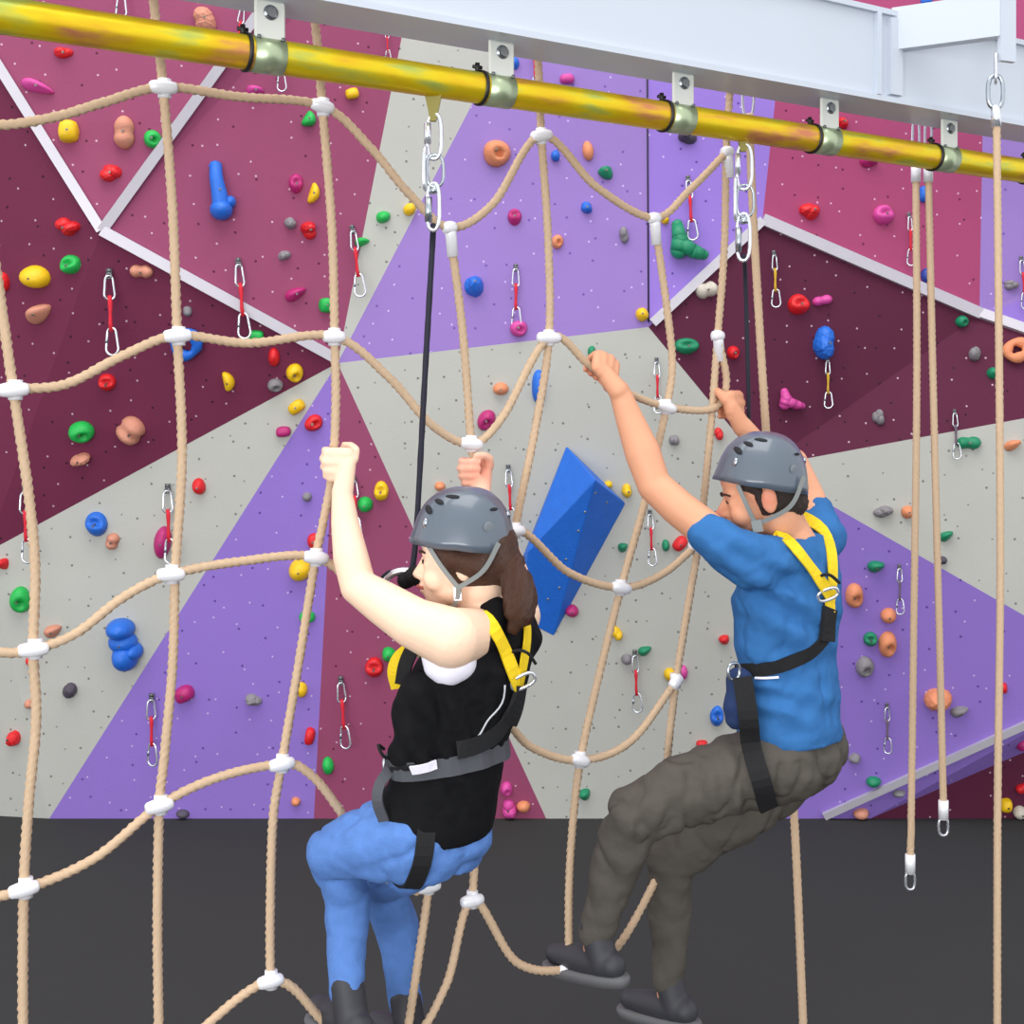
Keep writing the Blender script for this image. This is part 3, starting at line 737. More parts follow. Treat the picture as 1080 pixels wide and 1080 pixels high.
VR = [
 [(-45, 60), (-28, 160), (-8, 260), (14, 411), (30, 520), (37, 600), (35, 685), (38, 760), (30, 850), (25, 938), (24, 1060), (25, 1190)],
 [(158, -60), (163, 10), (172, 92), (182, 220), (187, 354), (192, 480), (185, 600), (182, 700), (173, 800), (168, 850), (166, 980), (168, 1120)],
 [(324, -50), (334, 40), (340, 112), (350, 240), (353, 355), (354, 430), (350, 500), (340, 555), (333, 588), (315, 700), (297, 806), (288, 863), (285, 960), (285, 1035)],
 [(474, 240), (488, 350), (497, 468), (503, 520), (494, 620), (477, 700), (462, 820), (452, 935), (440, 1020), (428, 1100)],
 [(566, -10), (568, 70), (571, 143), (578, 250), (579, 356), (565, 450), (543, 560), (530, 660), (515, 750), (505, 850), (498, 950)],
 [(690, 230), (704, 330), (709, 385), (703, 429), (680, 530), (655, 620), (630, 720), (612, 802), (604, 870), (600, 940), (600, 1022)],
 [(771, 20), (770, 90), (766, 160), (764, 260), (757, 354), (748, 470), (737, 570), (724, 650), (713, 719), (704, 800), (702, 860), (704, 905)],
]
for l in VR: rope(NP(l, .012), net)
NODES = [(172, 92, 3, 1), (340, 112, -8, .9), (474, 240, 10, .6), (571, 143, 12, 1), (690, 230, 5, .6), (767, 160, 10, .6),
 (14, 411, 4, 1), (187, 354, 5, 1), (352, 355, 0, .9), (497, 468, -8, 1), (579, 356, 0, 1.1), (703, 429, -18, 1), (757, 354, 0, .6),
 (35, 685, 0, 1), (180, 606, -3, 1), (333, 588, -10, 1), (477, 700, 0, 1), (543, 560, 0, .9), (655, 620, -12, 1), (735, 575, 0, .8),
 (25, 938, 5, 1), (168, 850, 5, 1), (297, 806, 3, 1), (452, 935, 0, 1), (515, 750, 0, .9), (612, 802, -20, .9), (713, 719, 40, .7),
 (168, 1120, 5, 1), (285, 1035, 0, 1), (428, 1100, 0, 1), (498, 950, 0, 1), (600, 1022, 0, 1), (704, 905, 0, 1)]
for x, y, a, sc in NODES:
    c = N(x, y, -.004); a = math.radians(a); d = (BD * math.cos(a) + V((0, 0, math.sin(a)))).normalized()
    L = .028 * sc
    mb = MB().tube([c - d * L * 1.15, c - d * L, c - d * L * .5, c, c + d * L * .5, c + d * L, c + d * L * 1.15], [.009, .0135, .0165, .0175, .0165, .0135, .009], 14)
    if (x, y) in ((474, 240), (690, 230), (767, 160), (757, 354)):   # tee connector with a sleeve down the vertical rope
        mb.tube([c, c + V((.004, .01, -.02)), c + V((.008, .015, -.075))], [.016, .0155, .015], 12)
    else: mb.tube([c + V((0, .012, .022)), c + V((0, .012, -.022))], .0155, 12)
    build(mb, 'connector', M_FERR, net)

# single ropes
def single(pts, lab, name='hanging_rope', r=.0112, parent=None):
    root = empty(name, pts[-1]); tag(root, lab, 'rope')
    build(MB().tube(spline(pts, .01), r, 12, lobes=3, twist=110, amp=.1), 'rope', M_ROPE, root); return root
def oval(c, u, w, a, b, r, n=20):      # closed link of half-width a along u and half-height b along w
    pts = []
    for i in range(n):
        t = 2 * math.pi * i / n; ct, st = math.cos(t), math.sin(t)
        pts.append(V(c) + V(u) * a * math.copysign(abs(ct) ** .75, ct) + V(w) * b * math.copysign(abs(st) ** .75, st))
    return MB().tube(pts, r, 8, closed=True)
UP = V((0, 0, 1)); XX = V((1, 0, 0))
def sleeve(root, p, q, r=.014, m=M_CHROME): build(MB().tube([p, q], r, 14), 'sleeve', m, root)
def ropeset():
    # rightmost rope, hung from the outrigger
    D = ARME.y; x = 1050
    rt = single([P(1051, 122, D), P(1053, 300, D), P(1055, 600, D), P(1052, 870, D), P(1052, 1250, D)], 'rightmost rope hanging in front of the beam from the drop plate', r=.0105)
    rr = MB(); c = P(1050, 97, D)
    build(oval(c, XX, UP, 8 * D / F, 17 * D / F, .0065), 'thimble', M_STEEL, rt); build(oval(P(1050, 72, D), V((.3, .95, 0)), UP, 7 * D / F, 16 * D / F, .004), 'shackle', M_CHROME, rt)
    sleeve(rt, P(1050, 112, D), P(1051, 134, D), .0135)
    # twin ropes
    D = 4.35; tp = lambda x, y: P(x, y, D)
    for xs, lab in (([(966, 178), (967, 400), (964, 640), (961, 860), (960, 905)], 'left one of the twin ropes hanging at the right'), ([(979, 178), (984, 400), (990, 640), (995, 848)], 'right one of the twin ropes, ending in a white sleeve')):
        rt = single([tp(*p) for p in xs], lab, r=.0118)
        x0 = xs[0][0]; sleeve(rt, tp(x0, 174), tp(x0, 192), .0165, M_FERR)
        build(oval(tp(x0, 150), XX, UP, .012, .085, .0048), 'carabiner', M_CHROME, rt)
        build(MB().tube([tp(x0, 128), tp(x0, 60)], .006, 8), 'hanger', M_STEEL, rt)
        xe, ye = xs[-1]; sleeve(rt, tp(xe, ye - 4), tp(xe, ye + 16), .017, M_FERR)
        build(oval(tp(xe, ye + 24), XX, UP, .016, .03, .0045), 'shackle', M_CHROME, rt)
    # rope behind the man
    D = 4.0
    rt = single([P(790, 120, D), P(795, 240, D), P(808, 455, D), P(822, 640, D), P(838, 870, D), P(848, 1100, D), P(852, 1145, D)], 'rope running down behind the man in the blue t-shirt', r=.0125)
    build(oval(P(789, 95, D), XX, UP, .018, .09, .005), 'carabiner', M_CHROME, rt)
    build(MB().tube([P(789, 72, D), P(788, 20, D)], .006, 8), 'hanger', M_STEEL, rt)
ropeset()
def lanyard(px, y_top, k, name_lab, pts, r):
    """trolley plate under the pipe, carabiners and the black lanyard below"""
    c = pipe_at(px); D = c.y - .0; s = D / F
    q = lambda x, y: P(x, y, D)
    root = empty('safety_lanyard', q(px, y_top)); tag(root, name_lab, 'safety lanyard', 'black safety lanyards running on the pipe')
    yp = y_top
    build(MB().add([q(px - 9, yp) + V((0, -.006, 0)), q(px + 9, yp) + V((0, -.006, 0)), q(px + 3, yp + 28) + V((0, -.006, 0)), q(px - 3, yp + 28) + V((0, -.006, 0)),
                    q(px - 9, yp) + V((0, .006, 0)), q(px + 9, yp) + V((0, .006, 0)), q(px + 3, yp + 28) + V((0, .006, 0)), q(px - 3, yp + 28) + V((0, .006, 0))],
                   [(0, 1, 2, 3), (7, 6, 5, 4), (0, 4, 5, 1), (1, 5, 6, 2), (2, 6, 7, 3), (3, 7, 4, 0)]), 'trolley_plate', mat('olive_plate', (128, 120, 62), .5, .5), root, smooth=False)
    T1 = V((.94, -.3, 0)); T2 = V((.3, .94, 0))
    cc = build(oval(q(px + 1, yp + 44), T1, UP, 8 * s, 24 * s, .0052), 'carabiner', M_CHROME, root)
    build(MB().tube([q(px - 6, yp + 30), q(px - 6, yp + 52)], .0085, 10), 'gate', M_CHROME, cc)
    ring = build(oval(q(px + 2, yp + 80), XX, UP, 9 * s, 17 * s, .0042), 'ring', M_STEEL, root)
    cc = build(oval(q(px - 8, yp + 78), T2, UP, 6 * s, 22 * s, .005), 'carabiner', M_CHROME, root)
    cc = build(oval(q(px, yp + 118), T1, UP, 7 * s, 25 * s, .0052), 'carabiner', M_CHROME, root)
    build(MB().tube([q(px - 5, yp + 108), q(px - 5, yp + 134)], .009, 10), 'gate', M_STEEL, cc)
    build(MB().tube([q(px, yp + 98), q(px + 1, yp + 104)], .011, 12), 'swivel', M_STEEL, root)
    build(MB().tube(spline([q(px, yp + 138)] + pts, .02), r, 10, lobes=6, twist=60, amp=.05), 'cord', M_CORD, root)
    return root
LW = lanyard(457, 100, 0, 'black safety lanyard with silver carabiners leading down to the climber in the black top',
        [P(456, 260, 3.12), P(448, 400, 3.17), P(441, 530, 3.22), P(437, 585, 3.24), P(432, 612, 3.24)], .0075)
LM = lanyard(784, 132, 0, 'black safety lanyard with silver carabiners coming down beside the man in the blue t-shirt',
        [P(786, 290, 3.72), P(789, 400, 3.8), P(790, 470, 3.86), P(790, 560, 3.86), P(786, 640, 3.82), P(780, 712, 3.72)], .0065)
# ---------------------------------------------------------------- people
def skin_mat(name, rgb, beard=None):
    m = mat(name, rgb, .5, 0, .06, 9, .06, 220, .35, sss=.12)
    nt = m.node_tree; b = nt.nodes['Principled BSDF']
    prev = [l.from_socket for l in nt.links if l.to_socket == b.inputs['Base Color']][0]
    g = nt.nodes.new('ShaderNodeNewGeometry')
    for (c, r0, r1, col, amt) in (beard or []):
        vm = nt.nodes.new('ShaderNodeVectorMath'); vm.operation = 'DISTANCE'; vm.inputs[1].default_value = c
        nt.links.new(g.outputs['Position'], vm.inputs[0])
        mr = nt.nodes.new('ShaderNodeMapRange'); mr.inputs[1].default_value = r0; mr.inputs[2].default_value = r1
        mr.inputs[3].default_value = amt; mr.inputs[4].default_value = 0
        nt.links.new(vm.outputs['Value'], mr.inputs[0])
        mx = nt.nodes.new('ShaderNodeMix'); mx.data_type = 'RGBA'; mx.inputs[7].default_value = lin(col)
        nt.links.new(mr.outputs[0], mx.inputs[0]); nt.links.new(prev, mx.inputs[6]); prev = mx.outputs[2]
    nt.links.new(prev, b.inputs['Base Color'])
    return m
M_LIP = mat('lip', (186, 96, 92), .5, 0, .05)
M_BROW = mat('brow_hair', (62, 42, 32), .8)
M_HAIR = mat('brown_hair', (72, 44, 30), .38, 0, .5, 60, .6, 160, .4, stretch=(5, 5, .6))
M_HAIRM = mat('dark_short_hair', (48, 36, 32), .7, 0, .4, 120, .6, 300)
M_HELM = mat('slate_helmet', (88, 98, 110), .3, 0, .04, 6, 0, 60, .5, coat=.4)
M_HELMD = mat('helmet_foam', (26, 28, 32), .8)
M_STRAP = mat('grey_strap', (128, 132, 130), .7)
M_YEL = mat('yellow_webbing', (240, 204, 10), .7, 0, .06, 60, .3, 400)
M_TANK = mat('black_jersey', (13, 13, 16), .85, 0, .25, 8, .35, 30, .2)
M_UNDER = mat('white_cotton', (236, 232, 244), .8, 0, .03)
M_JEAN = mat('blue_denim', (86, 128, 196), .85, 0, .2, 40, .3, 300)
M_TEE = mat('blue_cotton', (54, 108, 166), .85, 0, .09, 10, .4, 26, .15)
M_TROU = mat('grey_trousers', (84, 79, 73), .85, 0, .14, 12, .45, 26, .2)
M_GREY2 = mat('grey_belt', (72, 74, 80), .8)
M_SHOE = mat('shoe_leather', (52, 52, 58), .6, 0, .1)
M_SOLE = mat('shoe_sole', (96, 96, 98), .7)

def unit(v): return V(v).normalized()
def head_frame(f, up=(0, 0, 1)):
    x = unit(f); y = V(up).cross(x).normalized(); z = x.cross(y)
    return Matrix((x, y, z)).transposed()
def add_head(mb, c, R, s, male=False):
    T = lambda p: V(c) + R @ V((p[0] * s, p[1] * s, (p[2] if p[2] > -.0 else p[2] * .88) * s))
    k_ = 0 if male else .006
    def b(p, r, sub=3): mb.ball(T(p), V(r) * s, R, sub)
    b((-.012, 0, .035), (.097, .076, .092)); b((.038, 0, -.015), (.052, .06, .078)); b((.03, 0, -.062), (.054, .052, .042))
    b((.072, 0, -.098), (.022, .024, .02)); b((.05, 0, -.085), (.04, .036, .026))
    b((.072, 0, .026), (.020, .046, .02)); b((.066, 0, .06), (.026, .05, .045)); b((.078, 0, -.045), (.018, .03, .03)); b((.074, 0, -.075), (.02, .026, .02))
    mb.tube([T((.084, 0, .016)), T((.098 - k_ * .5, 0, -.004)), T((.112 - k_, 0, -.024)), T((.100, 0, -.034))], [.008 * s, .009 * s, .012 * s, .008 * s], 12)
    b((.112 - k_, 0, -.024), (.0115, .011, .010), 2)
    for y in (-1, 1):
        b((.098, y * .011, -.029), (.011, .009, .008), 2); b((.058, y * .038, -.03), (.03, .026, .032)); b((.074, y * .030, .002), (.013, .016, .013), 2)
        b((-.008, y * .077, -.004), (.020, .009, .033), 3); b((-.010, y * .083, .006), (.018, .006, .024), 2)
    b((.095, 0, -.052), (.011, .021, .007), 2); b((.092, 0, -.066), (.011, .019, .008), 2)
    return T
def hand(mb, c, axis, n, s=1.0, left=True, rr=.012, wrist=None, wr=.026):
    """a hand closed round a rope at c: axis towards the index side, n from the palm towards the rope"""
    a = unit(axis); n = V(n); n = (n - a * n.dot(a)).normalized(); t = a.cross(n)
    if not left: t = -t
    c = V(c); q = lambda A, Nn, T: c + (a * A + n * Nn + t * T) * s
    mb.limb([(q(.024, -.026, .026), .016 * s), (q(.026, -.030, -.022), .017 * s)]); mb.limb([(q(.004, -.028, .03), .0155 * s), (q(.004, -.032, -.026), .018 * s)])
    mb.limb([(q(-.018, -.026, .026), .015 * s), (q(-.016, -.032, -.026), .018 * s)]); mb.limb([(q(-.034, -.022, .020), .013 * s), (q(-.03, -.030, -.022), .016 * s)])
    for i, (A, L, r) in enumerate(((.031, 1.0, .0095), (.0105, 1.1, .0098), (-.0105, 1.02, .0093), (-.031, .86, .0082))):
        ps = [q(A, -.024, .030), q(A, -.006, .040 * L), q(A * .97, .016, .034 * L), q(A * .95, .026 * L, .012), q(A * .93, .022, -.008)]
        rs = [r * 1.12, r * 1.05, r, r * .95, r * .85]
        mb.limb([(p, k * s) for p, k in zip(ps, rs)])
    mb.limb([(q(.016, -.026, -.034), .0155 * s), (q(.036, -.008, -.036), .0125 * s), (q(.046, .012, -.022), .0105 * s), (q(.046, .026, -.002), .009 * s)])
    if wrist is not None:
        mb.limb([(q(-.004, -.032, -.022), .022 * s), (wrist, wr)])
def chain(mb, l): mb.limb([(V(p), r) for p, r in l])
def displace(mb, amp, sc, seed=0.0, stretch=(1, 1, 1), mask=None):
    for i, v in enumerate(mb.v):
        q = V((v.x * stretch[0], v.y * stretch[1], v.z * stretch[2])) * sc + V((seed, seed, seed))
        d = noise.noise(q) + .5 * noise.noise(q * 2.1)
        mb.v[i] = v + mb.n[i] * d * amp * (mask(v) if mask else 1)
def folds(mb, c, d, amp, freq, mask):
    """soft cloth folds: waves along direction d, faded by mask"""
    d = unit(d)
    for i, v in enumerate(mb.v):
        ph = (v - V(c)).dot(d) * freq + 4.5 * noise.noise(v * 4)
        mb.v[i] = v + mb.n[i] * math.sin(ph) * amp * mask(v) * (.45 + 1.1 * abs(noise.noise(v * 6 + V((3, 1, 2)))) * 2)
def creases(mb, amp, sc, seed, st, mask=None):
    """narrow valleys where the cloth gathers"""
    for i, v in enumerate(mb.v):
        q = V((v.x * st[0], v.y * st[1], v.z * st[2])) * sc + V((seed, seed * 2, seed * .5))
        n = abs(noise.noise(q) + .35 * noise.noise(q * 2.3)); d = -max(0, 1 - n * 4.5) ** 1.5 + .5 * min(1, n * 2) + .1
        mb.v[i] = v + mb.n[i] * d * amp * (mask(v) if mask else 1)
def fade(c, r): return lambda v: max(0.0, 1 - (v - V(c)).length / r)
def cling(bvh, pts, off, Dref):
    """lay a line of photo points over a body surface"""
    dense = spline([V((x, y, 0)) for x, y in pts], 6); out = []; nn = []
    for p in dense:
        h = bvh.ray_cast(CAM, ray(p.x, p.y))
        if h[0] is None or h[0].y > Dref + .4: h = bvh.find_nearest(P(p.x, p.y, Dref))
        n = h[1]
        out.append(h[0].copy()); nn.append(n if n.dot(h[0] - CAM) < .2 else -n)
    for k in range(3):
        out = [out[0]] + [(out[i - 1] + out[i] * 2 + out[i + 1]) / 4 for i in range(1, len(out) - 1)] + [out[-1]]
        nn = [nn[0]] + [(nn[i - 1] + nn[i] + nn[i + 1]).normalized() for i in range(1, len(nn) - 1)] + [nn[-1]]
    return [p + n * off for p, n in zip(out, nn)], nn
def loop_round(bvh, c, u, w, off=.006, n=44, reach=.5):
    c, u, w = V(c), unit(u), unit(w); out = []; nn = []
    for i in range(n):
        a = 2 * math.pi * i / n; d = u * math.cos(a) + w * math.sin(a)
        h = bvh.ray_cast(c + d * reach, -d)
        out.append((h[0] if h[0] is not None else c + d * .12) + d * off); nn.append(d)
    out = [(out[i - 1] + out[i] * 2 + out[(i + 1) % n]) / 4 for i in range(n)]
    return out, nn
def helmet(person, c, R, sx, sy, sz, lab):
    """c centre of the rim; R head frame; sx, sy, sz half length, half width, height"""
    T = lambda x, y, z: V(c) + R @ V((x, y, z))
    ns, nr = 40, 14
    def shell(k, low):
        vs = []; 
        for i in range(nr + 1):
            e = (math.pi / 2) * i / nr
            for j in range(ns):
                a = 2 * math.pi * j / ns; ca, sa = math.cos(a), math.sin(a)
                w = math.cos(e) ** .82; h = math.sin(e) ** .95
                flare = 1 + .035 * math.exp(-(e * 7) ** 2) * (1.6 if ca > .3 else .6)
                x = sx * ca * w * k * flare - .006 * h; y = sy * sa * w * k * flare
                z = sz * h * k
                drop = -(.022 * max(0, -ca) + .010 * abs(sa) ** 3 - .002 * max(0, ca)) * (1 - h) 
                ridge = .0035 * math.exp(-((abs(sa * w) - .52) * 9) ** 2) * k * (0 if h < .15 else 1)
                vs.append(T(x * (1 + ridge * 3), y * (1 + ridge * 3), z + drop + low + ridge))
        return vs
    vo, vi = shell(1, 0), shell(.93, .002)
    fs = []; M = (nr + 1) * ns
    for b_, fl in ((0, 0), (M, 1)):
        for i in range(nr):
            for j in range(ns):
                l = (j + 1) % ns; f = (b_ + i * ns + j, b_ + i * ns + l, b_ + (i + 1) * ns + l, b_ + (i + 1) * ns + j)
                fs.append(tuple(reversed(f)) if fl else f)
    for j in range(ns): l = (j + 1) % ns; fs.append((j, M + j, M + l, l))
    mb = MB().add(vo + vi, fs); mb.m = [0] * (nr * ns) + [1] * (nr * ns) + [1] * ns
    h = build(mb, 'helmet', [M_HELM, M_HELMD], person); h['label'] = lab
    # recalc_face_normals keeps both skins consistent; details follow
    bv = BVHTree.FromPolygons(vo, [f for f in fs[:nr * ns]])
    def on(x, y, z):
        o = V(c) + R @ V((0, 0, sz * .3)); d = (R @ V((x, y, z))).normalized(); hh = bv.ray_cast(o + d * .5, -d); return hh[0], d
    def patch(name, x, y, z, l, w, ang, m, dep=.004):
        p, d = on(x, y, z); tz = unit(d); tx = (R @ V((1, 0, 0))); tx = (tx - tz * tx.dot(tz)).normalized(); ty = tz.cross(tx)
        A = Matrix((tx, ty, tz)).transposed() @ Matrix.Rotation(math.radians(ang), 3, 'Z')
        build(MB().ball(p, (l, w, dep), A, 2), name, m, h)
    for s_ in (-1, 1):
        sg = -s_
        patch('vent', .75, s_ * .62, .42, .020, .009, 50 * sg, M_HELMD); patch('vent', .50, s_ * .66, .62, .018, .007, 40 * sg, M_HELMD)
        patch('vent', .18, s_ * .70, .78, .019, .006, 14 * sg, M_HELMD); patch('vent', -.85, s_ * .6, .45, .014, .0045, -30 * sg, M_HELMD)
        patch('lamp_clip', .80, s_ * .72, .10, .0085, .014, 15 * sg, M_STEEL, .006)
        patch('badge', -.72, s_ * .80, .02, .017, .014, 0, mat('badge_grey', (112, 118, 124), .6), .002)
    patch('lamp_clip', -1, 0, .25, .016, .010, 90, M_STEEL, .006)
    return h, T

def rings(spec, f):
    """torso rings: (centre, half width, half depth, tilt) facing f"""
    f = unit(f); l = V((0, 0, 1)).cross(f).normalized(); out = []
    for c, a, b in spec: out.append((V(c), l * a, f * b))
    return out
def shoe(person, ankle, d, L=.27):
    d = V(d); d.normalize(); up = V((0, 0, 1)); up = (up - d * up.dot(d)).normalized(); s = d.cross(up); a = V(ankle)
    b = a - up * .075
    mb = MB(); mb.limb([(b - d * .05, .038), (b + d * .03, .042), (b + d * .10, .036), (b + d * .155, .028)]); mb.limb([(a + up * .02, .043), (b - d * .02, .042)])
    o = build(remesh(mb, .006, 4), 'shoe', M_SHOE, person)
    c = b - up * .036 + d * .05
    R = Matrix((d, s, up)).transposed(); m2 = MB().loft([(c - up * .014, d * .145, s * .046), (c + up * .004, d * .148, s * .048), (c + up * .012, d * .145, s * .045)], 32, 2.6)
    build(m2, 'sole', M_SOLE, o)

# ======================= the climber in the black top
def woman():
    Fd = unit((-.75, .66, 0)); Ld = V((0, 0, 1)).cross(Fd)
    foot = P(352, 1085, 3.12)
    root = empty('person', P(470, 1090, 3.1)); tag(root, 'person in black sleeveless top and slate helmet with brown ponytail, gripping the net at left', 'person')
    hc = P(490, 592, 3.13); HR = head_frame((-1, .10, -.07)); hs = 1.12
    body = MB(); T = add_head(body, hc, HR, hs)
    # neck, trunk
    chain(body, [(T((-.03, 0, -.06)), .060), (P(503, 628, 3.14), .056), (P(512, 655, 3.13), .062)])
    spine = [(512, 650, .10, .07), (507, 672, .17, .085), (498, 705, .155, .105), (485, 750, .130, .098), (473, 795, .125, .095), (462, 845, .150, .11), (460, 880, .155, .115)]
    body.loft(rings([(P(x, y, 3.12), a, b) for x, y, a, b in spine], Fd))
    # near (left) arm
    body.limb([(P(503, 668, 3.06), .060), (P(476, 673, 2.98), .072), (P(438, 658, 2.99), .060), (P(404, 636, 3.03), .052), (P(378, 619, 3.08), .0435)])
    body.limb([(P(378, 619, 3.08), .0435), (P(370, 588, 3.10), .043), (P(364, 552, 3.13), .0345), (P(361, 522, 3.15), .0265)])
    hc1 = N(359, 489, .002)
    hand(body, hc1, (.06, 0, 1), (.02, 1, 0), 1.0, True, wrist=P(361, 520, 3.15), wr=.0265)
    # far (right) arm, raised behind the helmet
    body.limb([(P(530, 655, 3.2), .055), (P(547, 650, 3.25), .056), (P(541, 612, 3.33), .047), (P(530, 575, 3.39), .040)])
    body.limb([(P(530, 575, 3.39), .040), (P(516, 545, 3.38), .036), (P(506, 520, 3.365), .026)])
    hand(body, N(502, 498, .004), (.0, 0, 1), (0, -1, 0), .98, False, wrist=P(507, 520, 3.36), wr=.026)
    # legs
    hip = P(458, 876, 3.12)
    kn1, an1 = P(352, 898, 3.16), P(366, 1045, 3.14)
    kn2, an2 = P(400, 925, 3.42), P(428, 1062, 3.40)
    l1 = [(hip - Ld * -.07, .094), (P(400, 886, 3.10), .084), (kn1, .060)]; l1b = [(kn1, .058), (P(366, 945, 3.2), .052), (an1, .036)]
    l2 = [(hip - Ld * .07, .088), (P(430, 905, 3.3), .076), (kn2, .058)]; l2b = [(kn2, .056), (P(418, 975, 3.46), .05), (an2, .036)]
    for l in (l1, l1b, l2, l2b): body.limb([(p, r * .9) for p, r in l])
    fd = unit((-.6, .8, -.1))
    for an in (an1, an2): body.limb([(an, .032), (an - V((0, 0, .07)), .03), (an - V((0, 0, .075)) + fd * .12, .024)])
    sk = skin_mat('fair_skin', (250, 212, 184), [(tuple(T((.05, -.055, -.03))), 0, .03, (234, 150, 132), .3), (tuple(hc1), .02, .07, (240, 190, 168), .3), (tuple(N(502, 498)), .03, .09, (232, 140, 116), .7)])
    bm_ = remesh(body, .0046, 2)
    build(bm_, 'body', sk, root)
    BB = bvh_of(bm_)
    # face details on the near side
    for s_ in (1, -1):
        build(MB().tube(spline([T((.0885, s_ * .018, .010)), T((.0865, s_ * .030, .004)), T((.076, s_ * .040, .006))], .004), .0025, 6), 'eyelash', M_BROW, root)
        build(MB().tube(spline([T((.094, s_ * .014, .026)), T((.091, s_ * .030, .031)), T((.078, s_ * .044, .027))], .004), .0030, 6), 'eyebrow', M_BROW, root)
    build(MB().tube(spline([T((.092, .020, -.057)), T((.1035, .010, -.0545)), T((.1065, 0, -.0545)), T((.1035, -.010, -.0545)), T((.092, -.020, -.057))], .004), .0044, 8), 'lips', M_LIP, root)
    # hair
    hb = MB(); Hc = lambda p: T(p)
    hb.ball(T((-.030, 0, .022)), V((.092, .087, .092)) * hs, HR, 3); hb.ball(T((-.075, 0, -.012)), V((.055, .066, .05)) * hs, HR, 3)
    for s_ in (-1, 1): hb.limb([(T((.052, s_ * .058, .045)), .022), (T((.020, s_ * .074, .018)), .026), (T((-.03, s_ * .072, -.006)), .030)]); hb.limb([(T((.026, s_ * .073, .015)), .015), (T((.020, s_ * .074, -.018)), .010)])
    hr = remesh(hb, .006, 3); displace(hr, .0014, 60, 1.0, (.35, 1, 2.2))
    ho = build(hr, 'hair', M_HAIR, root)
    pb = MB(); pt = [T((-.115, .01, -.002)), P(540, 600, 3.08), P(548, 625, 3.06), P(547, 648, 3.05), P(539, 668, 3.045)]
    pth = spline(pt, .012); n = len(pth)
    pb.tube(pth, [.019 + .021 * math.sin(math.pi * min(1, (i / (n - 1)) * .85 + .08)) - (.012 if i > n - 4 else 0) for i in range(n)], 26, lobes=9, twist=14, amp=.09)
    build(pb, 'ponytail', M_HAIR, ho)
    build(MB().tube([pth[0] + (pth[1] - pth[0]) * .4, pth[1] + (pth[2] - pth[1]) * .6], .024, 16), 'hair_tie', M_BLACK, ho)
    # helmet
    h, HT = helmet(root, T((.0, 0, .042)), head_frame((-1, .10, .0)), .126, .110, .137, 'slate grey climbing helmet')
    def strap(pts, w=.011, par=h, m=M_STRAP, name='chin_strap', off=.004, hint=None):
        q = spline(pts, .01); nn = [unit(p - (hc + V((0, 0, -.03)))) for p in q]
        build(MB().ribbon([p + n * off for p, n in zip(q, nn)], nn, w, .0014), name, m, par)
    for s_ in (1, -1):
        e = T((.004, s_ * .088, -.052))
        strap([T((.062, s_ * .082, .045)), T((.036, s_ * .087, 0)), e]); strap([T((-.085, s_ * .078, .040)), T((-.05, s_ * .089, -.015)), e])
        strap([e, T((.012, s_ * .074, -.085)), T((.04, s_ * .045, -.115)), T((.06, 0, -.122))])
    build(MB().box(T((.008, .078, -.068)), HR @ V((.009, 0, 0)), HR @ V((0, .004, 0)), HR @ V((0, 0, .016))), 'buckle', M_STEEL, h, smooth=False)
    # black tank top
    tb = MB(); tk = [(514, 645, .070, .062), (510, 662, .150, .092), (500, 700, .165, .128), (488, 745, .160, .128), (478, 790, .146, .118), (466, 830, .156, .128), (459, 862, .166, .134), (457, 880, .160, .128)]
    tb.loft(rings([(P(x, y, 3.125), a, b) for x, y, a, b in tk], Fd))
    tb.limb([(P(521, 648, 3.09), .040), (P(511, 672, 3.03), .040)]); tb.limb([(P(540, 648, 3.22), .045), (P(552, 676, 3.2), .05)])
    tb.limb([(P(440, 735, 3.0), .055), (P(436, 790, 3.02), .06)])
    tm = remesh(tb, .007, 6)
    folds(tm, P(450, 760, 3), (1, 0, .35), .009, 95, fade(P(445, 760, 3.0), .34)); up_ = lambda v: max(0, min(1, (v.z - P(0, 872, 3.1).z) / .12)); displace(tm, .009, 10, 3.3, (1, 1, .5), up_); displace(tm, .004, 24, 1.3, (1, 1, 1), up_)
    creases(tm, .0075, 5.5, 1.2, (1.3, 1.3, .6), lambda v: up_(v) * fade(P(458, 775, 3.05), .26)(v) ** .5); tank = build(tm, 'tank_top', M_TANK, root); TB = bvh_of(tm)
    # undershirt showing in the armhole
    ub = MB(); ub.limb([(P(482, 698, 3.0), .048), (P(472, 704, 3.0), .046)]); ub.limb([(P(458, 690, 3.0), .032), (P(462, 703, 3.0), .034)])
    build(remesh(ub, .006, 4), 'undershirt', M_UNDER, root)
    # jeans
    jb = MB()
    for l in (l1, l1b, l2, l2b): jb.limb([(p, r * 1.06 + .004) for p, r in l])
    jb.loft(rings([(P(460, 868, 3.12), .15, .112), (P(458, 890, 3.12), .162, .122), (P(456, 915, 3.13), .12, .10)], Fd))
    jm = remesh(jb, .008, 4); displace(jm, .007, 14, 1.7)
    creases(jm, .007, 6.0, 4.6, (1, 1, 1.3), lambda v: max(.2, min(1, (v.z - P(0, 1000, 3.2).z) / .2))); build(jm, 'jeans', M_JEAN, root)
    for an in (an1, an2): shoe(root, an, fd)
    # harness
    hn = empty('harness_root', (0, 0, 0)); bpy.data.objects.remove(hn)
    p, nn = cling(TB, [(487, 633), (500, 641), (514, 656), (527, 680), (537, 704), (544, 726)], .010, 3.0)
    har = build(MB().ribbon(p, nn, [.036] * (len(p)), .0022), 'harness', M_YEL, root); har['label'] = 'yellow and black full body harness'
    p, nn = cling(TB, [(543, 640), (552, 652), (553, 676), (549, 700), (545, 726)], .009, 3.15); build(MB().ribbon(p, nn, .028, .0022), 'shoulder_strap', M_YEL, har)
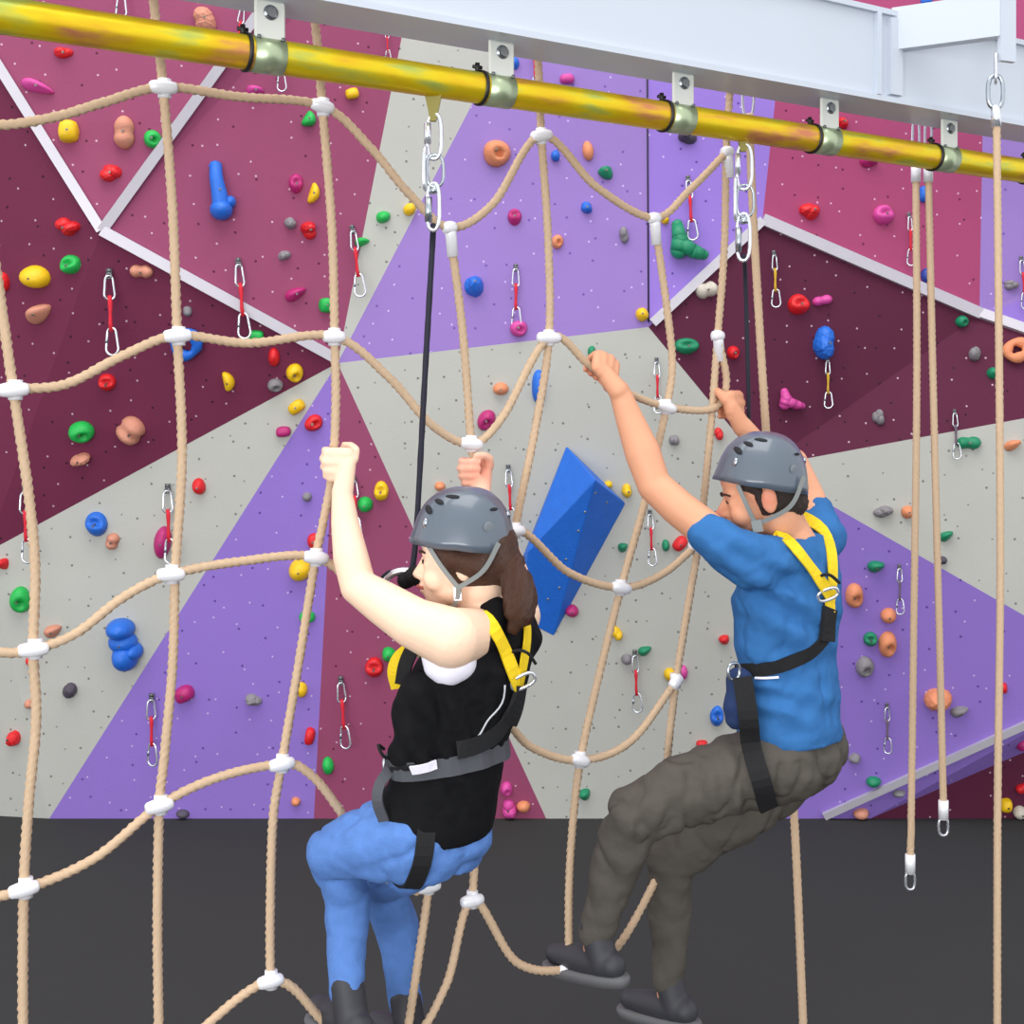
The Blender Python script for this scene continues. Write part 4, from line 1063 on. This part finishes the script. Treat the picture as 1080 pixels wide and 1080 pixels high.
    p, nn = cling(TB, [(546, 722), (541, 745), (533, 762)], .010, 3.1); build(MB().ribbon(p, nn, .055, .005), 'back_pad', M_BLACK, har)
    c = (p[0] + V((.004, -.02, .015)))
    build(oval(c, unit((.9, .1, .42)), unit((-.4, -.3, .9)), .030, .016, .0045), 'd_ring', M_CHROME, har)
    build(MB().tube(spline([c + V((-.045, .0, .05)), c + V((-.02, -.012, .075)), c + V((.01, -.012, .07)), c + V((.03, .01, .04))], .008), .004, 8), 'cord_loop', M_BLACK, har)
    p, nn = cling(TB, [(536, 752), (524, 772), (505, 784), (480, 791)], .008, 3.1); build(MB().ribbon(p, nn, .042, .003), 'back_strap', M_BLACK, har)
    p, nn = cling(TB, [(531, 722), (530, 740), (520, 752), (512, 758), (508, 772), (502, 777)], .006, 3.1); build(MB().tube(p, .0024, 6), 'piping', mat('silver_piping', (190, 192, 196), .5), har)
    lp, ln = loop_round(TB, P(470, 795, 3.125), Fd + V((0, 0, -.10)), Ld + V((0, 0, -.05)), .006); build(MB().ribbon(lp, ln, .044, .003, closed=True), 'waist_belt', M_GREY2, har)
    p, nn = cling(TB, [(433, 809), (443, 807), (454, 805)], .0165, 3.05); build(MB().ribbon(p, nn, .022, .002), 'size_tag', M_UNDER, har)
    p, nn = cling(TB, [(415, 810), (430, 808), (450, 806)], .008, 3.05); build(MB().ribbon(p, nn, .013, .002), 'belt_tail', M_BLACK, har)
    c = P(408, 807, 3.03)
    build(oval(c, unit((.5, .8, 0)), UP, .012, .02, .004), 'hip_ring', M_STEEL, har)
    build(MB().tube(spline([P(405, 790, 3.02), P(399, 786, 3.0), P(404, 797, 3.0), P(412, 800, 3.02)], .006), .004, 8), 'webbing_loop', M_BLACK, har)
    lp, ln = loop_round(bvh_of(jm), P(428, 880, 3.12), unit((.15, .1, 1)), unit((0.35, -1, .0)), .006, reach=.35)
    build(MB().ribbon(lp, ln, .044, .003, closed=True), 'leg_loop', M_BLACK, har)
    p = spline([P(412, 812, 3.02), P(401, 826, 3.0), P(398, 845, 2.99), P(405, 866, 3.0)], .012); build(MB().ribbon(p, [V((-.3, -1, 0))] * len(p), .026, .003), 'side_webbing', M_GREY2, har)
    # chest strap of the harness seen past the front
    p = spline([P(431, 684, 3.13), P(420, 694, 3.12), P(415, 708, 3.12), P(419, 726, 3.13)], .01); build(MB().ribbon(p, [V((-.2, -1, .1))] * len(p), .030, .003), 'chest_strap', M_YEL, har)
    p = spline([P(436, 682, 3.12), P(428, 700, 3.1), P(424, 722, 3.1)], .01); build(MB().ribbon(p, [V((-.2, -1, .1))] * len(p), .034, .006), 'chest_pad', M_BLACK, har)
    # black connector and alloy carabiner at the end of her lanyard
    e = LW; q = lambda x, y, D=3.22: P(x, y, D)
    build(MB().limb([(q(428, 612), .022), (q(438, 606), .024), (q(446, 614), .018)]), 'lanyard_grip', M_BLACK, e)
    build(MB().tube(spline([q(440, 604), q(425, 602), q(412, 606), q(404, 614)], .01), .0095, 10), 'alloy_carabiner', M_CHROME, e)
    build(MB().tube(spline([q(420, 605), q(410, 604), q(402, 612)], .01), .007, 10), 'carabiner_gate', M_CORD, e)
    return root
woman()

# ======================= the climber in the blue t-shirt
def man():
    Fd = unit((-.8, .6, 0)); Ld = V((0, 0, 1)).cross(Fd)
    root = empty('person', P(700, 1010, 3.5)); tag(root, 'person in blue t-shirt, grey trousers and slate helmet reaching up the net at right', 'person')
    hc = P(803, 525, 3.56); HR = head_frame((-1, .06, -.2)); hs = 1.12
    body = MB(); T = add_head(body, hc, HR, hs, True)
    chain(body, [(T((-.03, 0, -.06)), .066), (P(828, 560, 3.58), .066), (P(838, 580, 3.58), .07)])
    spine = [(838, 566, .10, .065), (833, 592, .16, .085), (829, 630, .155, .098), (829, 690, .14, .098), (832, 740, .15, .108), (836, 785, .155, .115), (838, 815, .13, .10)]
    body.loft(rings([(P(x, y, 3.6), a, b) for x, y, a, b in spine], Fd))
    # near arm reaching up to the left
    body.limb([(P(815, 592, 3.5), .060), (P(785, 588, 3.44), .062), (P(752, 564, 3.45), .052), (P(716, 536, 3.48), .050), (P(690, 512, 3.51), .047)])
    body.limb([(P(690, 512, 3.51), .0465), (P(678, 478, 3.53), .050), (P(664, 442, 3.545), .039), (P(653, 412, 3.55), .0295)])
    a = unit(N(655, 411) - N(610, 378))
    hand(body, N(632, 391, .0), a, (-.25, .75, -.42), 1.06, True, wrist=P(652, 412, 3.54), wr=.0290)
    # far arm
    body.limb([(P(850, 585, 3.68), .066), (P(863, 562, 3.72), .062), (P(852, 525, 3.78), .05), (P(836, 488, 3.82), .045)])
    body.limb([(P(836, 488, 3.82), .045), (P(812, 482, 3.82), .045), (P(795, 465, 3.81), .034), (P(784, 450, 3.80), .0285)])
    hand(body, N(766, 428, .0), (-.10, 0, 1), (-.7, .7, 0), 1.06, False, wrist=P(783, 451, 3.80), wr=.0285)
    hip = P(838, 795, 3.6)
    kn1, an1 = P(668, 862, 3.44), P(628, 985, 3.49); kn2, an2 = P(706, 905, 3.72), P(705, 1035, 3.74)
    l1 = [(hip + Ld * .085, .110), (P(762, 822, 3.48), .092), (P(712, 838, 3.46), .085), (kn1, .072)]; l1b = [(kn1, .068), (P(650, 915, 3.48), .064), (an1, .045)]
    l2 = [(hip - Ld * .085, .110), (P(775, 855, 3.66), .088), (kn2, .068)]; l2b = [(kn2, .066), (P(706, 960, 3.75), .06), (an2, .045)]
    for l in (l1, l1b, l2, l2b): body.limb([(p, r * .76) for p, r in l])
    fd = unit((-.72, .66, -.12))
    for an in (an1, an2): body.limb([(an, .036), (an - V((0, 0, .07)), .032), (an - V((0, 0, .078)) + fd * .13, .026)])
    sk = skin_mat('tanned_skin', (222, 160, 126), [(tuple(T((.04, 0, -.09))), .03, .085, (92, 60, 50), .55), (tuple(T((.115, 0, -.03))), .0, .03, (226, 96, 110), .6), (tuple(T((0, .085, 0))), .0, .05, (224, 112, 92), .55), (tuple(N(766, 428)), .02, .09, (206, 128, 92), .5), (tuple(N(622, 398)), .0, .05, (170, 66, 52), .75)])
    bm_ = remesh(body, .0048, 2); build(bm_, 'body', sk, root)
    for s_ in (1, -1):
        build(MB().tube(spline([T((.0885, s_ * .018, .010)), T((.0865, s_ * .030, .004)), T((.076, s_ * .040, .006))], .004), .0020, 6), 'eyelash', M_BROW, root)
        build(MB().tube(spline([T((.0945, s_ * .012, .024)), T((.092, s_ * .030, .028)), T((.079, s_ * .044, .022))], .004), .0034, 6), 'eyebrow', M_BROW, root)
    build(MB().tube(spline([T((.092, .020, -.057)), T((.1035, .010, -.0555)), T((.106, 0, -.0555)), T((.1035, -.010, -.0555)), T((.092, -.020, -.057))], .004), .0036, 8), 'lips', M_LIP, root)
    hb = MB(); hb.ball(T((-.030, 0, .020)), V((.090, .079, .090)) * hs, HR, 3); hb.ball(T((-.07, 0, -.028)), V((.042, .058, .040)) * hs, HR, 3)
    for s_ in (-1, 1): hb.limb([(T((.040, s_ * .060, .045)), .019), (T((.012, s_ * .073, .022)), .012), (T((.014, s_ * .070, -.02)), .007)])
    hr = remesh(hb, .006, 2); displace(hr, .003, 90, 2.0)
    build(hr, 'hair', M_HAIRM, root)
    h, HT = helmet(root, T((-.006, 0, .036)), head_frame((-1, .06, .07)), .128, .112, .145, 'slate grey climbing helmet')
    def strap(pts, w=.012):
        q = spline(pts, .01); nn = [unit(p - (hc + V((0, 0, -.03)))) for p in q]
        build(MB().ribbon([p + n * .004 for p, n in zip(q, nn)], nn, w, .0015), 'chin_strap', M_STRAP, h)
    for s_ in (1, -1):
        e = T((.034, s_ * .078, -.062))
        strap([T((.058, s_ * .082, .045)), T((.046, s_ * .084, -.01)), e]); strap([T((-.10, s_ * .070, .035)), T((-.05, s_ * .090, -.03)), e]); strap([e, T((.05, s_ * .045, -.105)), T((.066, 0, -.122))])
    build(MB().box(T((.034, .086, -.066)), HR @ V((.014, 0, 0)), HR @ V((0, .005, 0)), HR @ V((0, 0, .016))), 'buckle', M_STRAP, h, smooth=False)
    # t-shirt
    tb = MB(); tk = [(840, 563, .085, .072), (837, 578, .150, .095), (832, 605, .195, .120), (829, 645, .190, .134), (829, 690, .172, .130), (831, 730, .176, .136), (833, 762, .180, .142), (835, 778, .180, .142)]
    tb.loft(rings([(P(x, y, 3.6), a, b) for x, y, a, b in tk], Fd))
    tb.limb([(P(826, 594, 3.5), .070), (P(795, 594, 3.45), .078), (P(765, 576, 3.44), .070), (P(746, 561, 3.45), .059)])
    tb.limb([(P(845, 585, 3.68), .075), (P(864, 566, 3.72), .074), (P(858, 545, 3.76), .066)])
    tb.limb([(P(852, 590, 3.6), .08), (P(856, 640, 3.6), .085), (P(850, 700, 3.6), .08)])
    tm = remesh(tb, .007, 6)
    folds(tm, P(800, 620, 3.4), (.6, 0, .8), .008, 80, fade(P(800, 630, 3.45), .32)); folds(tm, P(830, 740, 3.4), (.25, 0, 1), .0055, 85, fade(P(835, 735, 3.45), .26)); displace(tm, .009, 9, 5.1, (1, 1, .7)); displace(tm, .004, 22, 2.1)
    creases(tm, .0075, 6.0, 7.7, (1.2, 1, 1.3), lambda v: fade(P(828, 672, 3.5), .27)(v) ** .5); build(tm, 't_shirt', M_TEE, root); TB = bvh_of(tm)
    # trousers
    jb = MB()
    for l in (l1, l1b, l2, l2b): jb.limb([(p, r * 1.04) for p, r in l])
    jb.loft(rings([(P(834, 770, 3.6), .150, .118), (P(838, 790, 3.6), .166, .134), (P(838, 808, 3.6), .160, .130), (P(836, 822, 3.6), .12, .10)], Fd))
    jm = remesh(jb, .008, 4)
    folds(jm, P(762, 822, 3.4), (1, 0, .35), .0048, 95, fade(P(745, 820, 3.45), .30)); displace(jm, .008, 13, 4.4)
    creases(jm, .010, 6.0, 2.6, (1.7, 1.2, .7), lambda v: .35 if v.z > P(0, 795, 3.5).z and v.x > P(790, 0, 3.5).x else max(.1, min(1, (v.z - P(0, 985, 3.5).z) / .3))); build(jm, 'trousers', M_TROU, root); JB = bvh_of(jm)
    for an in (an1, an2): shoe(root, an, fd, .29)
    # harness
    p, nn = cling(TB, [(812, 561), (826, 568), (840, 584), (855, 604), (867, 619), (872, 627)], .012, 3.5)
    har = build(MB().ribbon(p, nn, .036, .0022), 'harness', M_YEL, root); har['label'] = 'yellow and black full body harness'
    p, nn = cling(TB, [(846, 546), (862, 554), (873, 572), (876, 600), (875, 622), (873, 638)], .009, 3.6); build(MB().ribbon(p, nn, .036, .0022), 'shoulder_strap', M_YEL, har)
    p, nn = cling(TB, [(872, 636), (872, 645)], .011, 3.5); build(MB().ribbon(p, nn, .040, .003), 'label_band', M_YEL, har)
    c = P(873, 627, p[0].y - .02)
    build(oval(c, unit((.9, .15, .3)), unit((-.3, -.3, .9)), .030, .016, .0048), 'd_ring', M_CHROME, har)
    build(MB().tube(spline([c + V((-.055, .01, .01)), c + V((-.035, -.008, .045)), c + V((.0, -.012, .055)), c + V((.035, .012, .03))], .008), .0045, 8), 'cord_loop', M_BLACK, har)
    p, nn = cling(TB, [(872, 642), (870, 655), (869, 676)], .010, 3.5); build(MB().ribbon(p, nn, .062, .006), 'back_pad', M_BLACK, har)
    p, nn = cling(TB, [(871, 668), (862, 682), (843, 694), (815, 704), (790, 707), (778, 708)], .008, 3.45); build(MB().ribbon(p, nn, .036, .003), 'waist_belt', M_BLACK, har)
    p, nn = cling(TB, [(797, 716), (808, 717), (821, 714)], .007, 3.45); build(MB().ribbon(p, nn, .006, .002), 'size_tag', M_UNDER, har)
    build(oval(P(774, 708, 3.42), unit((.8, .5, 0)), UP, .020, .022, .0045), 'hip_ring', M_STEEL, har)
    lp = [P(783, 714, 3.40), P(787, 740, 3.385), P(791, 768, 3.375), P(796, 795, 3.368), P(800, 815, 3.375), P(805, 834, 3.40), P(806, 845, 3.46), P(803, 840, 3.55)]
    q = spline(lp, .02); nn = [V((0, -1, 0))] * len(q)
    q2 = []
    for p_ in q:
        hh = JB.ray_cast(V((p_.x, 2.6, p_.z)), V((0, 1, 0)))
        q2.append(V((p_.x, hh[0].y - .020, p_.z)) if hh[0] is not None and hh[0].y < 3.7 and p_.z < P(0, 765, 3.4).z else p_)
    for _ in range(4): q2 = [q2[0]] + [(q2[i - 1] + q2[i] * 2 + q2[i + 1]) / 4 for i in range(1, len(q2) - 1)] + [q2[-1]]
    build(MB().ribbon(q2, [V((-.15, -1, 0))] * len(q2), .052, .004), 'leg_loop', M_BLACK, har)
    # shirt front hanging loose below the belt
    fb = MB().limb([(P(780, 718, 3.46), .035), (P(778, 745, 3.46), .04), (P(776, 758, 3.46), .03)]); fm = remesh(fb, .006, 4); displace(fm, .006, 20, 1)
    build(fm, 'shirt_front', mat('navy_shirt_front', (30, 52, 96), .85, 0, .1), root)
    return root
man()
# ---------------------------------------------------------------- camera and light
cd = bpy.data.cameras.new('camera'); cam = bpy.data.objects.new('camera', cd); COL.objects.link(cam)
cd.sensor_width = 36; cd.sensor_fit = 'HORIZONTAL'; cd.lens = 36 * F / 1080; cd.shift_y = -(540 - HY) / 1080
cam.location = CAM; cam.rotation_euler = (math.pi / 2, 0, 0); cd.clip_start = .05
bpy.context.scene.camera = cam
def area(loc, aim, size, power, col=(1, 1, 1), sy=None):
    l = bpy.data.lights.new('area', 'AREA'); l.energy = power; l.size = size; l.color = col
    if sy: l.shape = 'RECTANGLE'; l.size_y = sy
    o = bpy.data.objects.new('hall_light', l); COL.objects.link(o); o.location = loc
    o.rotation_euler = (V(aim) - V(loc)).to_track_quat('-Z', 'Y').to_euler(); return o
area((-1.0, 2.0, 9.5), (0.2, 4.8, 1), 8.0, 520, (1, .98, .96), 5.0)
area((-2.2, -4.5, 1.6), (0, 4, 1.6), 6.0, 420, (.98, .99, 1), 2.4)
w = bpy.data.worlds.new('world'); bpy.context.scene.world = w; w.use_nodes = True
bg = w.node_tree.nodes['Background']; bg.inputs[0].default_value = (.95, .97, 1, 1); bg.inputs[1].default_value = 1.25
vs = bpy.context.scene.view_settings
vs.view_transform = 'Standard'; vs.look = 'None'; vs.gamma = 1; vs.use_curve_mapping = False; vs.exposure = 0.0
